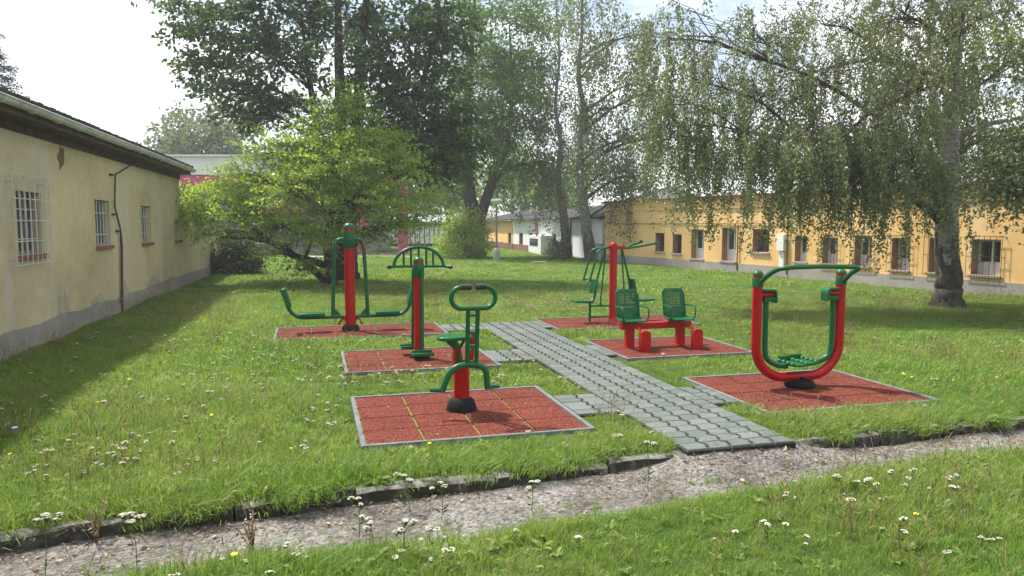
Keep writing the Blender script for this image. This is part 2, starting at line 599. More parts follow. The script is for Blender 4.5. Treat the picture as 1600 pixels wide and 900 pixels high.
gx = np.concatenate([[-900, -300, -120, -60, -30], np.arange(-16, -6, .8), np.arange(-6, 9, .1), np.arange(9, 22, .8), [30, 60, 120, 300, 900]])
gy = np.concatenate([[-900, -300, -60, -20, -8], np.arange(-4, 2.4, .5), np.arange(2.4, 8.2, .05), np.arange(8.2, 30, 1.0), [36, 45, 60, 90, 150, 300, 900]])
XX, YY = np.meshgrid(gx, gy)
ZZ = ground_z(XX, YY)
nx, ny = len(gx), len(gy)
mb = MB()
mb.v = [tuple(p) for p in np.stack([XX.ravel(), YY.ravel(), ZZ.ravel()], 1)]
mb.f = [(j * nx + i, j * nx + i + 1, (j + 1) * nx + i + 1, (j + 1) * nx + i) for j in range(ny - 1) for i in range(nx - 1)]
mb.m = [0] * len(mb.f)
tag(mb.build('lawn_ground', LAWN), kind='structure')

# old path: an uneven worn sheet
mb = MB()
xs = np.arange(-9, 16, .1)
rows = 17
for x in xs:
    k, l = float(kerb_y(x)), float(low_y(x))
    for r in range(rows):
        t = r / (rows - 1)
        y = (l - .3) + (k - .01 - l + .3) * t
        z = float(path_z(x, y)) + random.uniform(-.003, .003) + (.012 if t > .93 else 0) * random.random()
        mb.v.append((x, y, z))
for i in range(len(xs) - 1):
    for r in range(rows - 1):
        a = i * rows + r
        mb.f.append((a, a + rows, a + rows + 1, a + 1)); mb.m.append(0)
tag(mb.build('old_path', PATH, ang=180), kind='structure')

# kerb stones between lawn and old path
mb = MB()
x = -6.0
while x < 14:
    L = random.uniform(.7, 1.05)
    x2 = x + L
    if not (1.35 < (x + x2) / 2 < 2.35):
        a = Vector((x, float(kerb_y(x)), 0)); b = Vector((x2, float(kerb_y(x2)), 0))
        d = (b - a).normalized(); n = Vector((-d.y, d.x, 0))
        top = random.uniform(-.018, .022); tip = random.uniform(-.012, .012); out_ = random.uniform(-.02, .015)
        seg = 7
        vs = []
        for i in range(seg + 1):
            p = a + (b - a - d * .012) * (i / seg)
            j = lambda s=.011: random.uniform(-s, s)
            tz = top + tip * (i / seg * 2 - 1)
            vs += [p + n * (out_ - .005 + j()) + Vector((0, 0, -.19)), p + n * (out_ + j()) + Vector((0, 0, tz - .022 + j())),
                   p + n * (out_ + .022 + j()) + Vector((0, 0, tz + j(.005))), p + n * (out_ + .11) + Vector((0, 0, tz + j(.005))), p + n * (out_ + .11) + Vector((0, 0, -.19))]
        fs = []
        for i in range(seg):
            for q in range(4):
                A = i * 5 + q
                fs.append((A, A + 5, A + 6, A + 1))
        fs += [(0, 1, 2, 3, 4), tuple(seg * 5 + q for q in (4, 3, 2, 1, 0))]
        mb.add(vs, fs)
    x = x2 + .002
tag(mb.build('kerb', KERB), kind='structure')

# ------------------------------------------------------------------ paved path of interlocking pavers
PV = [(2.87, 3.88, 5.22, 13.1), (2.40, 2.87, 6.5, 7.28), (2.31, 2.87, 9.35, 10.2), (2.16, 2.87, 12.3, 13.06),
      (3.88, 4.19, 6.55, 7.33), (3.88, 4.05, 9.4, 10.25), (3.88, 4.04, 12.25, 13.06)]
mb = MB(); bed = MB()
for (u0, u1, v0, v1) in PV:
    nc = max(1, round((u1 - u0) / .2)); nr = max(1, round((v1 - v0) / .168))
    cw, rh = (u1 - u0) / nc, (v1 - v0) / nr
    zig = [(0, 0), (.24, 0), (.40, .028), (.80, .028), (.94, 0), (1, 0)]
    zigr = [(0, 0), (.36, 0), (.52, .028), (.70, .028), (.84, 0), (1, 0)]
    for c in range(nc):
        for r in range(nr):
            lx = u0 + c * cw + .012; rx = u0 + (c + 1) * cw - .012
            y0 = v0 + r * rh + .0045; y1 = v0 + (r + 1) * rh - .0045
            lk = 0 if c == 0 else 1; rk = 0 if c == nc - 1 else 1
            pl = [(lx + d * lk, y0 + (y1 - y0) * t) for t, d in zig]
            pr = [(rx + d * rk, y0 + (y1 - y0) * t) for t, d in zigr]
            zt = .035 + random.uniform(-.002, .002)
            tl = random.uniform(-.002, .002)
            o = pl[::-1] + pr
            o = o[::-1]
            top = [gym(p[0], p[1], zt + tl * (p[0] - lx) / cw) for p in o]
            k = len(o)
            cen = Vector((0, 0, 0))
            for p in top: cen += p / k
            inn = [p + (cen - p).normalized() * .005 + Vector((0, 0, .004)) for p in top]
            bot = [Vector((p.x, p.y, -.03)) for p in top]
            mb.add(bot + top + inn, [(i, (i + 1) % k, (i + 1) % k + k, i + k) for i in range(k)] +
                   [(i + k, (i + 1) % k + k, (i + 1) % k + 2 * k, i + 2 * k) for i in range(k)] + [tuple(range(2 * k, 3 * k))])
    bed.add([gym(u0, v0, .018), gym(u1, v0, .018), gym(u1, v1, .018), gym(u0, v1, .018), gym(u0, v0, -.05), gym(u1, v0, -.05), gym(u1, v1, -.05), gym(u0, v1, -.05)],
            [(0, 1, 2, 3), (0, 4, 5, 1), (1, 5, 6, 2), (2, 6, 7, 3), (3, 7, 4, 0)])
pp = mb.build('paved_path', PAVER, smooth=False)
tag(pp, kind='structure')
b_ = bed.build('paving_bed', DARKJOINT, smooth=False, parent=pp)

# ------------------------------------------------------------------ rubber mats
PADS = [  # u0 u1 v0 v1 cols rows mossy label
    (-.65, 2.15, 11.96, 13.40, 5, 4, 1, 'red rubber tile mat under the twin swing seat machine'),
    (.34, 2.31, 9.06, 10.66, 4, 4, 1, 'red rubber tile mat under the pole with fan shaped handle'),
    (.34, 2.39, 5.99, 7.78, 4, 4, 1, 'red rubber tile mat under the exercise bike'),
    (4.04, 6.76, 11.88, 13.40, 5, 4, 0, 'red rubber tile mat under the chest press machine'),
    (4.05, 6.03, 9.06, 10.70, 4, 4, 0, 'red rubber tile mat under the two perforated green chairs'),
    (4.18, 6.23, 6.05, 7.76, 4, 4, 0, 'red rubber tile mat under the U shaped air walker'),
]
for (u0, u1, v0, v1, nc, nr, mossy, lab) in PADS:
    W, D = u1 - u0, v1 - v0
    r = empty('rubber_mat', gym((u0 + u1) / 2, (v0 + v1) / 2), GA)
    tag(r, lab, 'rubber mat', 'rubber mats under the exercise machines')
    e = .042
    mb = MB()
    for sgn in (-1, 1):
        mb.box((0, sgn * (D / 2 - e / 2), -.0125), (W, e, .115))
        mb.box((sgn * (W / 2 - e / 2), 0, -.0125), (e, D - 2 * e - .004, .115))
    mb.build('edging', EDGING, r, smooth=False, bevel=.004)
    iw, idp = W - 2 * e - .006, D - 2 * e - .006
    bd = MB(); bd.box((0, 0, -.02), (iw, idp, .085))
    bd.build('joint_bed', MOSS if mossy else DARKJOINT, r, smooth=False)
    t = MB()
    tw, td = iw / nc, idp / nr
    gu = .011 if mossy else .0075
    for i in range(nc):
        for j in range(nr):
            t.box((-iw / 2 + tw * (i + .5), -idp / 2 + td * (j + .5), .018 + random.uniform(-.001, .001)), (tw - gu * 2, td - .015, .036))
    t.build('rubber_tiles', TILES, r, smooth=False, bevel=.004)
    if mossy:       # dark seams across, moss only in the seams running away from us
        s = MB()
        for j in range(1, nr):
            s.box((0, -idp / 2 + td * j, .026), (iw - .004, .0115, .012))
        s.build('dark_seams', DARKJOINT, r, smooth=False)

# ------------------------------------------------------------------ exercise machines
def cap_profile(r, z0, z1):
    return [(r, z0), (r * 1.0, z1 - r * .9)] + [(r * math.cos(a), z1 - r * .9 + r * .9 * math.sin(a)) for a in np.linspace(.2, PI / 2 * .97, 7)]

TOPZ = .036
# -- twin swing seat machine (leg press)
r1 = empty('swing_seat_machine', gym(.59, 12.80, TOPZ), GA)
tag(r1, 'tall red post with two green swing seats and arched side arms, far left mat', 'exercise machine', 'outdoor exercise machines')
m = MB(); m.lathe((0, 0, 0), [(.15, 0), (.145, .04), (.125, .085), (.10, .10)]); m.build('foot', DARKFOOT, r1)
m = MB(); m.lathe((0, 0, 0), [(.088, .09), (.088, 1.43)]); m.build('post', RED, r1)
m = MB(); m.lathe((0, 0, 0), [(.092, 1.40), (.10, 1.41), (.10, 1.58), (.095, 1.66), (.09, 1.70)]); m.build('collar', GREEN, r1)
m = MB(); m.lathe((0, 0, 0), [(.0905, 1.70), (.0905, 1.74)]); m.build('ring', RED, r1)
m = MB(); m.lathe((0, 0, 0), cap_profile(.093, 1.742, 1.835)); m.build('cap', GREEN, r1)
for sg in (-1, 1):
    m = MB()
    m.tube(fillet([(sg * .08, 0, 1.56), (sg * .20, 0, 1.55), (sg * .245, 0, 1.40), (sg * .295, 0, .25)], .14), .032, 12)
    m.prism([(sg * .29, -.012, .26), (sg * .29, -.012, .42), (sg * .15, -.012, .26)], (0, .024, 0))
    m.build('swing_arm', GREEN, r1)
    m = MB()
    tip = (sg * 1.12, 0, .75) if sg < 0 else (sg * 1.09, 0, .70)
    m.tube(fillet([(sg * .10, 0, .24), (sg * .86, 0, .24), (sg * 1.0, 0, .36), tip], .22), .032, 12)
    bar = m.build('seat_bar', GREEN, r1)
    m = MB(); m.box((sg * .63, 0, .295), (.41, .26, .05)); m.build('seat', GREEN, r1, bevel=.012)
    m = MB(); an = math.atan2(.39, .12)
    m.box((sg * 1.045, -.01, .585), (.085, .27, .33), Matrix.Rotation(sg * .27, 3, 'Y')); m.build('backrest', GREEN, r1, bevel=.012)
    m = MB()
    for k in range(3):
        yy = (k - 1) * .05
        m.tube(curve_pts([(sg * .06, yy, .10), (sg * .10, yy, .19 + .02 * k), (sg * .15, yy, .185), (sg * .19 + sg * .01 * k, yy, .10)], 5), [.014] * 15 + [.004], 6)
    m.build('foot_hook', RED, r1)

# -- pole with fan handle (stepper)
r2 = empty('pendulum_stepper', gym(1.37, 9.94, TOPZ), GA)
tag(r2, 'red pole with green fan shaped handle on top and two green foot plates', 'exercise machine', 'outdoor exercise machines')
m = MB(); m.lathe((0, 0, 0), [(.142, 0), (.135, .035), (.10, .065), (.08, .07)]); m.build('foot', DARKFOOT, r2)
m = MB(); m.lathe((0, 0, 0), [(.068, .06), (.068, 1.11)]); m.build('post', RED, r2)
m = MB(); m.lathe((0, 0, 0), [(.072, 1.09), (.078, 1.10), (.078, 1.25), (.070, 1.28)]); m.build('collar', GREEN, r2)
m = MB(); m.lathe((0, 0, 0), [(.0705, 1.28), (.0705, 1.31)]); m.build('ring', RED, r2)
m = MB(); m.lathe((0, 0, 0), cap_profile(.071, 1.312, 1.375)); m.build('cap', GREEN, r2)
m = MB(); m.tube([(.028, -.088, 1.20), (.028, -.088, .13)], .024, 12); m.tube([(-.06, .10, 1.2), (-.075, .12, .14)], .02, 10)
m.tube([(.028, -.02, 1.19), (.028, -.095, 1.19)], .03, 10); m.build('pendulum_bar', GREEN, r2)
m = MB(); m.box((.02, -.20, .07), (.28, .20, .022)); m.box((.02, -.105, .09), (.28, .014, .05)); m.box((.02, -.295, .085), (.28, .014, .035))
m.build('foot_plate', GREEN, r2, bevel=.006)
m = MB(); m.box((-.11, .22, .10), (.24, .20, .022)); m.box((-.11, .125, .115), (.24, .014, .04)); m.box((-.11, .315, .115), (.24, .014, .04))
m.build('foot_plate', GREEN, r2, bevel=.006)
m = MB()
arc = [(.34 * math.cos(t) + .02, .115, 1.235 + .265 * math.sin(t)) for t in np.linspace(PI, 0, 25)]
m.tube(arc, .022, 10)
m.tube([(-.37, .06, 1.235), (-.32, .115, 1.24), (.36, .115, 1.235), (.43, .05, 1.225)], .02, 10)
for xx in (-.185, -.085, .02, .125, .22):
    m.tube([(xx, .115, 1.235), (xx, .115, 1.235 + .265 * math.sqrt(max(0, 1 - ((xx - .02) / .34) ** 2)))], .016, 8)
m.tube([(0, .05, 1.2), (.02, .12, 1.235)], .025, 8)
fan = m.build('fan_handle', GREEN, r2)
for a, b in (((-.37, .06, 1.235), (-.40, .028, 1.232)), ((.43, .05, 1.225), (.46, .018, 1.22))):
    g = MB(); g.tube([a, b], .024, 10); g.build('grip', RUBBER, fan)

# -- exercise bike
r3 = empty('exercise_bike', gym(1.36, 6.98, TOPZ), GA)
tag(r3, 'green and red exercise bike with oval handlebar on black domed foot', 'exercise machine', 'outdoor exercise machines')
m = MB(); m.lathe((.01, 0, 0), [(.150, 0), (.148, .02), (.138, .06), (.115, .105), (.085, .125)], 28); m.build('foot', DARKFOOT, r3)
m = MB(); m.lathe((.012, 0, 0), [(.077, .12), (.077, .45)], 28); m.build('post', RED, r3)
m = MB()
m.box((-.052, .02, .50), (.026, .13, .26), Matrix.Rotation(.05, 3, 'Y'))
m.box((.105, .03, .58), (.065, .12, .34), Matrix.Rotation(.16, 3, 'Y'))
m.box((.03, .05, .46), (.15, .09, .05))
m.build('fork', RED, r3, bevel=.006)
m = MB()
so = [(-.21, -.10, 0), (-.23, -.02, 0), (-.20, .12, 0), (-.10, .17, 0), (.06, .10, 0), (.12, .04, 0), (.12, -.05, 0), (.05, -.09, 0), (-.10, -.14, 0)]
so = [p for p in curve_pts([Vector(q) for q in so] + [Vector(so[0])], 4)][:-1]
m.prism([Vector((p.x, p.y, .70)) for p in so], (0, 0, .035))
seat = m.build('seat', GREEN, r3, bevel=.012)
m = MB()
m.tube([(-.10, 0, .70), (-.035, 0, .62), (-.005, -.01, .50), (-.02, -.02, .44)], [.05, .038, .03, .03], 10)
m.tube([(-.02, -.02, .62), (-.10, -.02, .705)], .014, 8); m.tube([(.0, .03, .60), (.06, .03, .705)], .014, 8)
m.build('seat_bracket', GREEN, r3)
m = MB()
for a, b in (((.015, -.25, .47), (.02, -.30, 1.025)), ((.105, -.25, .47), (.112, -.30, 1.025))):
    m.tube([a, b], .0215, 12)
for z in (.52, .67, .80, .965):
    yy = -.25 - .05 * (z - .47) / .555
    m.tube([(.02, yy, z), (.11, yy, z)], .014, 8)
m.tube([(.06, -.05, .47), (.06, -.25, .49)], .028, 10)
m.tube([(.06, -.05, .60), (.06, -.26, .62)], .018, 8)
m.build('ladder_frame', GREEN, r3)
m = MB()
ring = [(.07 + s * (.11 if True else 0) + .10 * math.cos(a), -.30, 1.13 + .10 * math.sin(a)) for s, rng in ((1, np.linspace(-PI / 2, PI / 2, 13)), (-1, np.linspace(PI / 2, 1.5 * PI, 13))) for a in rng]
left = [p for p in ring[13:]]; right = ring[:13]
m.tube([(.095, -.30, 1.23)] + right[::-1] + left[::-1] + [(.045, -.30, 1.23)], .0225, 12)
hb = m.build('handlebar', GREEN, r3)
for a, b in ((-.05, .05), (.09, .19)):
    g = MB(); g.tube([(a, -.30, 1.23), (b, -.30, 1.23)], .027, 12); g.build('grip', RUBBER, hb)
m = MB()
arch = fillet([(-.225, -.25, .25), (-.13, -.25, .47), (.05, -.25, .50), (.20, -.25, .46), (.215, -.25, .25)], .16, 8)
m.tube(arch, .03, 12)
m.build('leg_arch', GREEN, r3)
for sg, xx in ((-1, -.225), (1, .215)):
    m = MB(); m.tube([(xx - sg * .01, -.25, .262), (xx + sg * .115, -.25, .268)], .019, 10); m.build('foot_peg', GREEN, r3)

# -- chest press machine
r4 = empty('chest_press_machine', gym(5.38, 12.71, TOPZ), GA)
tag(r4, 'red post with green seats facing left and right and raised green press arms', 'exercise machine', 'outdoor exercise machines')
m = MB(); m.lathe((0, 0, 0), [(.105, 0), (.10, .02), (.074, .05), (.071, .08), (.071, 1.40)] + [(.071 * math.cos(a), 1.40 + .085 * math.sin(a)) for a in np.linspace(.2, 1.5, 6)])
m.build('post', RED, r4)
m = MB()
m.prism([(-.15, -.03, 1.375), (-.07, -.03, 1.345), (.25, -.03, 1.345), (.27, -.03, 1.385), (.20, -.03, 1.405), (-.07, -.03, 1.42), (-.14, -.03, 1.415)], (0, .06, 0))
m.build('cross_arm', RED, r4, bevel=.006)
for sg in (-1, 1):
    m = MB()
    m.box((sg * .61, 0, .395), (.36, .30, .04), Matrix.Rotation(sg * -.03, 3, 'Y')); m.build('seat', GREEN, r4, bevel=.012)
    m = MB(); m.box((sg * .385, 0, .67), (.045, .27, .26), Matrix.Rotation(-sg * .2, 3, 'Y')); m.build('backrest', GREEN, r4, bevel=.012)
    m = MB()
    m.tube([(sg * .455, 0, 0), (sg * .455, 0, .38)], .022, 10)
    for z in (.095, .30):
        m.tube([(sg * .455, 0, z), (sg * .06, 0, z)], .019, 10)
    m.tube(fillet([(sg * .50, 0, .37), (sg * .39, 0, .38), (sg * .35, 0, .52), (sg * .33, 0, .75), (sg * .16, 0, 1.38)], .07), .02, 10)
    m.tube([(sg * .25, 0, .30), (sg * .155, 0, 1.36)], .015, 8)
    m.lathe((sg * .25, 0, .28), [(.03, 0), (.03, .05)], 10)
    m.build('seat_frame', GREEN, r4)
m = MB()
for yy in (-.2, .12):
    m.tube(fillet([(-.13, yy * .3, 1.385), (-.38, yy, 1.345), (-.45, yy, 1.10), (-.545, yy, .77)], .08), .02, 10)
    m.tube([(-.545, yy, .775), (-.45, yy + .02, .79)], .014, 8)
m.build('press_arm', GREEN, r4)
m = MB()
m.tube([(.24, .02, 1.365), (.50, .25, 1.42), (.76, .38, 1.475)], .02, 10)
m.tube([(.24, -.02, 1.365), (.50, -.08, 1.40), (.86, -.10, 1.465)], .02, 10)
m.tube([(.76, .38, 1.475), (.70, .34, 1.49)], .024, 8)
m.build('press_arm', GREEN, r4)

# -- two chair pendulum
r5 = empty('twin_chair_pedal_trainer', gym(5.0, 9.95, TOPZ), GA)
tag(r5, 'red bench frame carrying two perforated green chairs with red pedal blocks', 'exercise machine', 'outdoor exercise machines')
m = MB(); m.box((-.10, 0, .315), (1.13, .13, .095)); m.build('beam', RED, r5, bevel=.008)
for xx in (-.518, .307):
    m = MB(); m.box((xx, 0, .134), (.125, .09, .266)); m.box((xx, 0, .005), (.16, .16, .012)); m.build('leg', RED, r5, bevel=.004)
    m = MB()
    px = xx + .06
    o = [(px - .073, -.45, 0), (px + .073, -.45, 0), (px + .073, -.45, .255), (px + .05, -.45, .29), (px + .01, -.45, .30), (px - .045, -.45, .30), (px - .073, -.45, .28)]
    m.prism(o, (0, .10, 0))
    m.box((px - .06, -.2, .315), (.024, .36, .03)); m.box((px - .06, -.2, .012), (.05, .32, .022))
    ped = m.build('pedal_block', RED, r5, bevel=.006)
    m = MB(); m.box((px + .12, -.40, .06), (.10, .10, .018)); m.tube([(px + .06, -.40, .06), (px + .14, -.40, .06)], .012, 8)
    m.build('pedal', GREEN, ped, bevel=.003)
def chair(cx):
    e = MB()
    Wd, Hb, Dp = .355, .395, .36
    def pt(s, t):           # s across -1..1, t: 0 seat front .. 1 seat back .. 2 top of back
        if t <= 1:
            y = -.27 + .34 * t; z = .435 - .012 * math.sin(PI * t)
            if t > .85: z += (t - .85) * .10
            if t < .15: z -= (.15 - t) * .12
        else:
            k = t - 1
            y = .07 + .085 * k; z = .452 + Hb * k
        bow = .03 * (s * s) * (1 if t > 1 else .25)
        wd = Wd / 2
        if t > 1.75: wd *= math.sqrt(max(0, 1 - ((t - 1.75) / .25) ** 2)) * .22 + .78
        if t < .2: wd *= .9 + .5 * t
        return Vector((cx + s * wd, y - bow, z))
    nu, nv = 12, 26
    idx = {}
    def vid(p):
        e.v.append(tuple(p)); return len(e.v) - 1
    for i in range(nu + 1):
        for j in range(nv + 1):
            idx[i, j] = vid(pt(i / nu * 2 - 1, j / nv * 2))
    for i in range(nu):
        for j in range(nv):
            q = [idx[i, j], idx[i + 1, j], idx[i + 1, j + 1], idx[i, j + 1]]
            t = (j + .5) / nv * 2
            if (1.28 < t < 1.82 and 2 <= i < nu - 2) or (.25 < t < .8 and 2 <= i < nu - 2):
                s0, s1 = (i + .2) / nu * 2 - 1, (i + .8) / nu * 2 - 1
                t0, t1 = (j + .2) / nv * 2, (j + .8) / nv * 2
                h = [vid(pt(a, b)) for a, b in ((s0, t0), (s1, t0), (s1, t1), (s0, t1))]
                for k in range(4):
                    e.f.append((q[k], q[(k + 1) % 4], h[(k + 1) % 4], h[k])); e.m.append(0)
            else:
                e.f.append(tuple(q)); e.m.append(0)
    o = e.build('chair_shell', GREEN, r5, ang=60)
    sl = o.modifiers.new('thick', 'SOLIDIFY'); sl.thickness = .014
    for s in (-1, 1):
        m = MB()
        m.tube([pt(s, t) for t in np.linspace(.1, 1.8, 26)], .011, 6)
        m.tube(fillet([pt(s, 1.38) + Vector((s * .01, 0, 0)), Vector((cx + s * .20, -.19, .605)), Vector((cx + s * .20, -.23, .56)), Vector((cx + s * .195, -.22, .43)), Vector((cx + s * .15, -.1, .41))], .05), .012, 8)
        m.build('armrest', GREEN, o)
    m = MB(); m.box((cx, 0, .392), (.20, .16, .05)); m.build('swivel', GREEN, o, bevel=.006)
chair(-.52); chair(.235)

# -- air walker
r6 = empty('air_walker', gym(5.2, 7.0, TOPZ), GA)
tag(r6, 'U shaped red air walker frame with green foot swings and green top rail', 'exercise machine', 'outdoor exercise machines')
m = MB(); m.lathe((.02, 0, 0), [(.15, 0), (.166, .02), (.166, .045), (.14, .078), (.08, .092)], 28); m.lathe((.02, 0, .08), [(.06, 0), (.06, .04)], 16)
m.build('foot', DARKFOOT, r6)
m = MB()
U = [(-.545, 0, 1.15)]
U += [(-.545, 0, z) for z in (1.0, .8, .6, .48)]
U += [(-.18 - .365 * math.cos(t), 0, .48 - .36 * math.sin(t)) for t in np.linspace(.1, PI / 2, 12)]
U += [(.155 + .365 * math.sin(t), 0, .48 - .36 * math.cos(t)) for t in np.linspace(0, PI / 2 - .1, 12)]
U += [(.52, 0, z) for z in (.48, .6, .8, 1.0, 1.15)]
m.tube(U, .053, 16)
m.build('frame', RED, r6)
for xx in (-.545, .52):
    m = MB(); m.lathe((xx, 0, 0), [(.054, 1.135), (.06, 1.14), (.06, 1.225), (.056, 1.235)]); m.build('collar', GREEN, r6)
    m = MB(); m.lathe((xx, 0, 0), [(.0555, 1.235), (.0555, 1.26)]); m.build('ring', RED, r6)
    m = MB(); m.lathe((xx, 0, 0), cap_profile(.057, 1.262, 1.315)); m.build('cap', GREEN, r6)
    s = 1 if xx < 0 else -1
    m = MB()      # green hood over a red hinge
    a0, a1 = xx + s * .05, xx + s * .215
    prof = fillet([(a0, 0, 1.105), (a1 - s * .02, 0, 1.105), (a1, 0, 1.06), (a1, 0, .955), (a1 - s * .022, 0, .955), (a1 - s * .022, 0, 1.05), (a1 - s * .04, 0, 1.083), (a0, 0, 1.083)], .035, 4)
    m.prism([Vector((p.x, -.06, p.z)) for p in prof], (0, .12, 0))
    m.box(((a0 + a1) / 2, 0, .995), (.15, .10, .045))
    br = m.build('hinge_hood', GREEN, r6, bevel=.003)
    m = MB(); m.tube([(a0 - s * .02, 0, 1.045), (a1 - s * .03, 0, 1.045)], .034, 12); m.build('hinge', RED, br)
    m = MB()
    ix = -.437 if xx < 0 else .425
    ex = -.17 if xx < 0 else .16
    yo = -.03 if xx < 0 else .04
    m.tube(fillet([(ix, 0, .98), (ix, 0, .46), (ix + s * .02, 0, .33), (ix + s * .16, yo, .255), (ex, yo, .25)], .20, 8), .031, 12)
    leg = m.build('foot_swing', GREEN, r6)
    m = MB()
    pc = ex + s * .075
    m.box((pc, yo, .272), (.17, .30, .02))
    for k in range(4):
        m.dome((pc - .085, yo - .12 + .08 * k, .278), .03, .035, 10); m.dome((pc + .085, yo - .12 + .08 * k, .278), .03, .035, 10)
    m.box((pc, yo + .15, .30), (.17, .016, .06))
    m.build('foot_plate', GREEN, leg)
m = MB()
m.tube(curve_pts([(-.545, -.04, 1.175), (-.555, -.2, 1.275), (-.545, -.36, 1.345), (-.48, -.44, 1.365), (-.36, -.45, 1.372), (0, -.45, 1.372), (.27, -.45, 1.362), (.37, -.435, 1.35), (.415, -.37, 1.325), (.45, -.25, 1.285), (.52, -.04, 1.175)], 6), .025, 12)
m.build('top_rail', GREEN, r6)

# ------------------------------------------------------------------ buildings
class Wall:
    """a vertical wall from a to b (ground points), its outer face looking along n"""
    def __init__(self, a, b, n_side):
        self.a = Vector((a[0], a[1], 0)); self.b = Vector((b[0], b[1], 0))
        self.L = (self.b - self.a).length
        self.d = (self.b - self.a).normalized()
        self.n = Vector((-self.d.y, self.d.x, 0)) * n_side
        self.rot = math.atan2(self.d.y, self.d.x)
    def sz(self, px, py, off=0.0):
        r = ray(px, py)
        o = Vector((0, 0, CAM_H))
        t = ((self.a + self.n * off - o).dot(self.n)) / r.dot(self.n)
        p = o + r * t
        return (p - self.a).dot(self.d), p.z
    def rect(self, x0, y0, x1, y1, off=0):
        """s0,s1,z0,z1 of a rectangle measured on the photograph"""
        ym = (y0 + y1) / 2
        s0 = self.sz(x0, ym, off)[0]; s1 = self.sz(x1, ym, off)[0]
        if s0 > s1: s0, s1 = s1, s0
        xm = (x0 + x1) / 2
        return s0, s1, self.sz(xm, y1, off)[1], self.sz(xm, y0, off)[1]
    def p(self, s, z, off=0.0):            # local to an empty at a, rotated: x along wall, y along +-n
        return Vector((s, off * self.ns, z))
    def setup(self):
        left = Vector((-self.d.y, self.d.x, 0))
        self.ns = 1 if left.dot(self.n) > 0 else -1

def wall_cells(mb, W, s0, s1, z0, z1, openings, depth, jamb_idx=None):
    W.setup()
    S = sorted({s0, s1, *[o[0] for o in openings], *[o[1] for o in openings]})
    S = [s for s in S if s0 <= s <= s1]
    Z = sorted({z0, z1, *[o[2] for o in openings], *[o[3] for o in openings]})
    Z = [z for z in Z if z0 <= z <= z1]
    for i in range(len(S) - 1):
        for j in range(len(Z) - 1):
            cs, cz = (S[i] + S[i + 1]) / 2, (Z[j] + Z[j + 1]) / 2
            if any(o[0] < cs < o[1] and o[2] < cz < o[3] for o in openings):
                continue
            mb.add([W.p(S[i], Z[j]), W.p(S[i + 1], Z[j]), W.p(S[i + 1], Z[j + 1]), W.p(S[i], Z[j + 1])], [(0, 1, 2, 3)])
    if jamb_idx is not None: mb.mi = jamb_idx
    for (a, b, c, d) in openings:
        q = [W.p(a, c), W.p(b, c), W.p(b, d), W.p(a, d)]
        w_ = [W.p(a, c, -depth), W.p(b, c, -depth), W.p(b, d, -depth), W.p(a, d, -depth)]
        mb.add(q + w_, [(0, 1, 5, 4), (1, 2, 6, 5), (2, 3, 7, 6), (3, 0, 4, 7)])
    mb.mi = 0

def bx(mb, W, s0, s1, z0, z1, o0, o1):
    a, b = W.p(s0, z0, o0), W.p(s1, z1, o1)
    mb.box((a + b) / 2, (abs(b.x - a.x), abs(b.y - a.y), abs(b.z - a.z)))

# ---- old yellow building on the left
WL = Wall((-4.52 - .243 * 1.0, 1.0), (-4.52 - .243 * 28.6, 28.6), -1); WL.setup()
bl = empty('old_yellow_building', WL.a, WL.rot)
tag(bl, 'old pale yellow plaster building with grey gutter and barred windows on the left', 'building')
sEnd = WL.L
sRoof = ((-4.0 - .243 * 21.6) - WL.a.x) / WL.d.x if False else (22.0 - 1.0) / WL.d.y
TOPL = 3.265
winL = [WL.rect(27, 300, 66, 398), WL.rect(149, 313, 172, 384), WL.rect(221, 322, 236, 379), WL.rect(273, 344, 281, 375), WL.rect(303, 350, 309, 372)]
mb = MB()
wall_cells(mb, WL, 0, sRoof, 0, TOPL, [o for o in winL if o[1] < sRoof], .16)
wall_cells(mb, WL, sRoof, sEnd, 0, 2.35, [o for o in winL if o[0] > sRoof], .16)
body = [(0, sRoof, TOPL), (sRoof, sEnd, 2.35)]
for (a, b, h) in body:     # ends, back and tops
    q = [WL.p(a, 0, -.002), WL.p(b, 0, -.002), WL.p(b, 0, -8), WL.p(a, 0, -8)]
    up = Vector((0, 0, h))
    mb.add(q + [x + up for x in q], [(1, 2, 6, 5), (2, 3, 7, 6), (3, 0, 4, 7), (4, 5, 6, 7)])
mb.build('wall', YELLOWOLD, bl, smooth=False)
mb = MB()
S_ = np.arange(0, sEnd, .12)
top = [.33 + .02 * math.sin(s * .7) + .02 * math.sin(s * 2.9) + random.uniform(-.012, .016) for s in S_]
for i in range(len(S_) - 1):
    a, b = S_[i], S_[i + 1]
    mb.add([WL.p(a, -.05, .035), WL.p(b, -.05, .035), WL.p(b, top[i + 1], .03), WL.p(a, top[i], .03), WL.p(a, top[i], -.01), WL.p(b, top[i + 1], -.01)], [(0, 1, 2, 3), (3, 2, 5, 4)])
mb.build('plinth', PLINTHOLD, bl, smooth=False)
# peeled patches just above the plinth
def patch(W, mb, px, py, rx, rz, off=.006, n=18):
    s, z = W.sz(px, py)
    pts = []
    for k in range(n):
        t = 2 * PI * k / n
        rr = 1 + random.uniform(-.35, .25)
        pts.append(W.p(s + rx * rr * math.cos(t), max(.30, z + rz * rr * math.sin(t)), off))
    if W.ns < 0: pts = pts[::-1]
    mb.prism(pts, W.p(0, 0, -.004))
for q in ((100, 487, .32, .30), (155, 478, .55, .22), (195, 462, .30, .35), (40, 545, .5, .2), (240, 445, .6, .18), (300, 428, .5, .16)):
    mb = MB(); patch(WL, mb, *q); mb.build('peeled_plaster', PEELED, bl, smooth=False)
mb = MB(); patch(WL, mb, 95, 248, .17, .2, .008)
mb.build('damaged_patch', DAMAGE, bl, smooth=False)
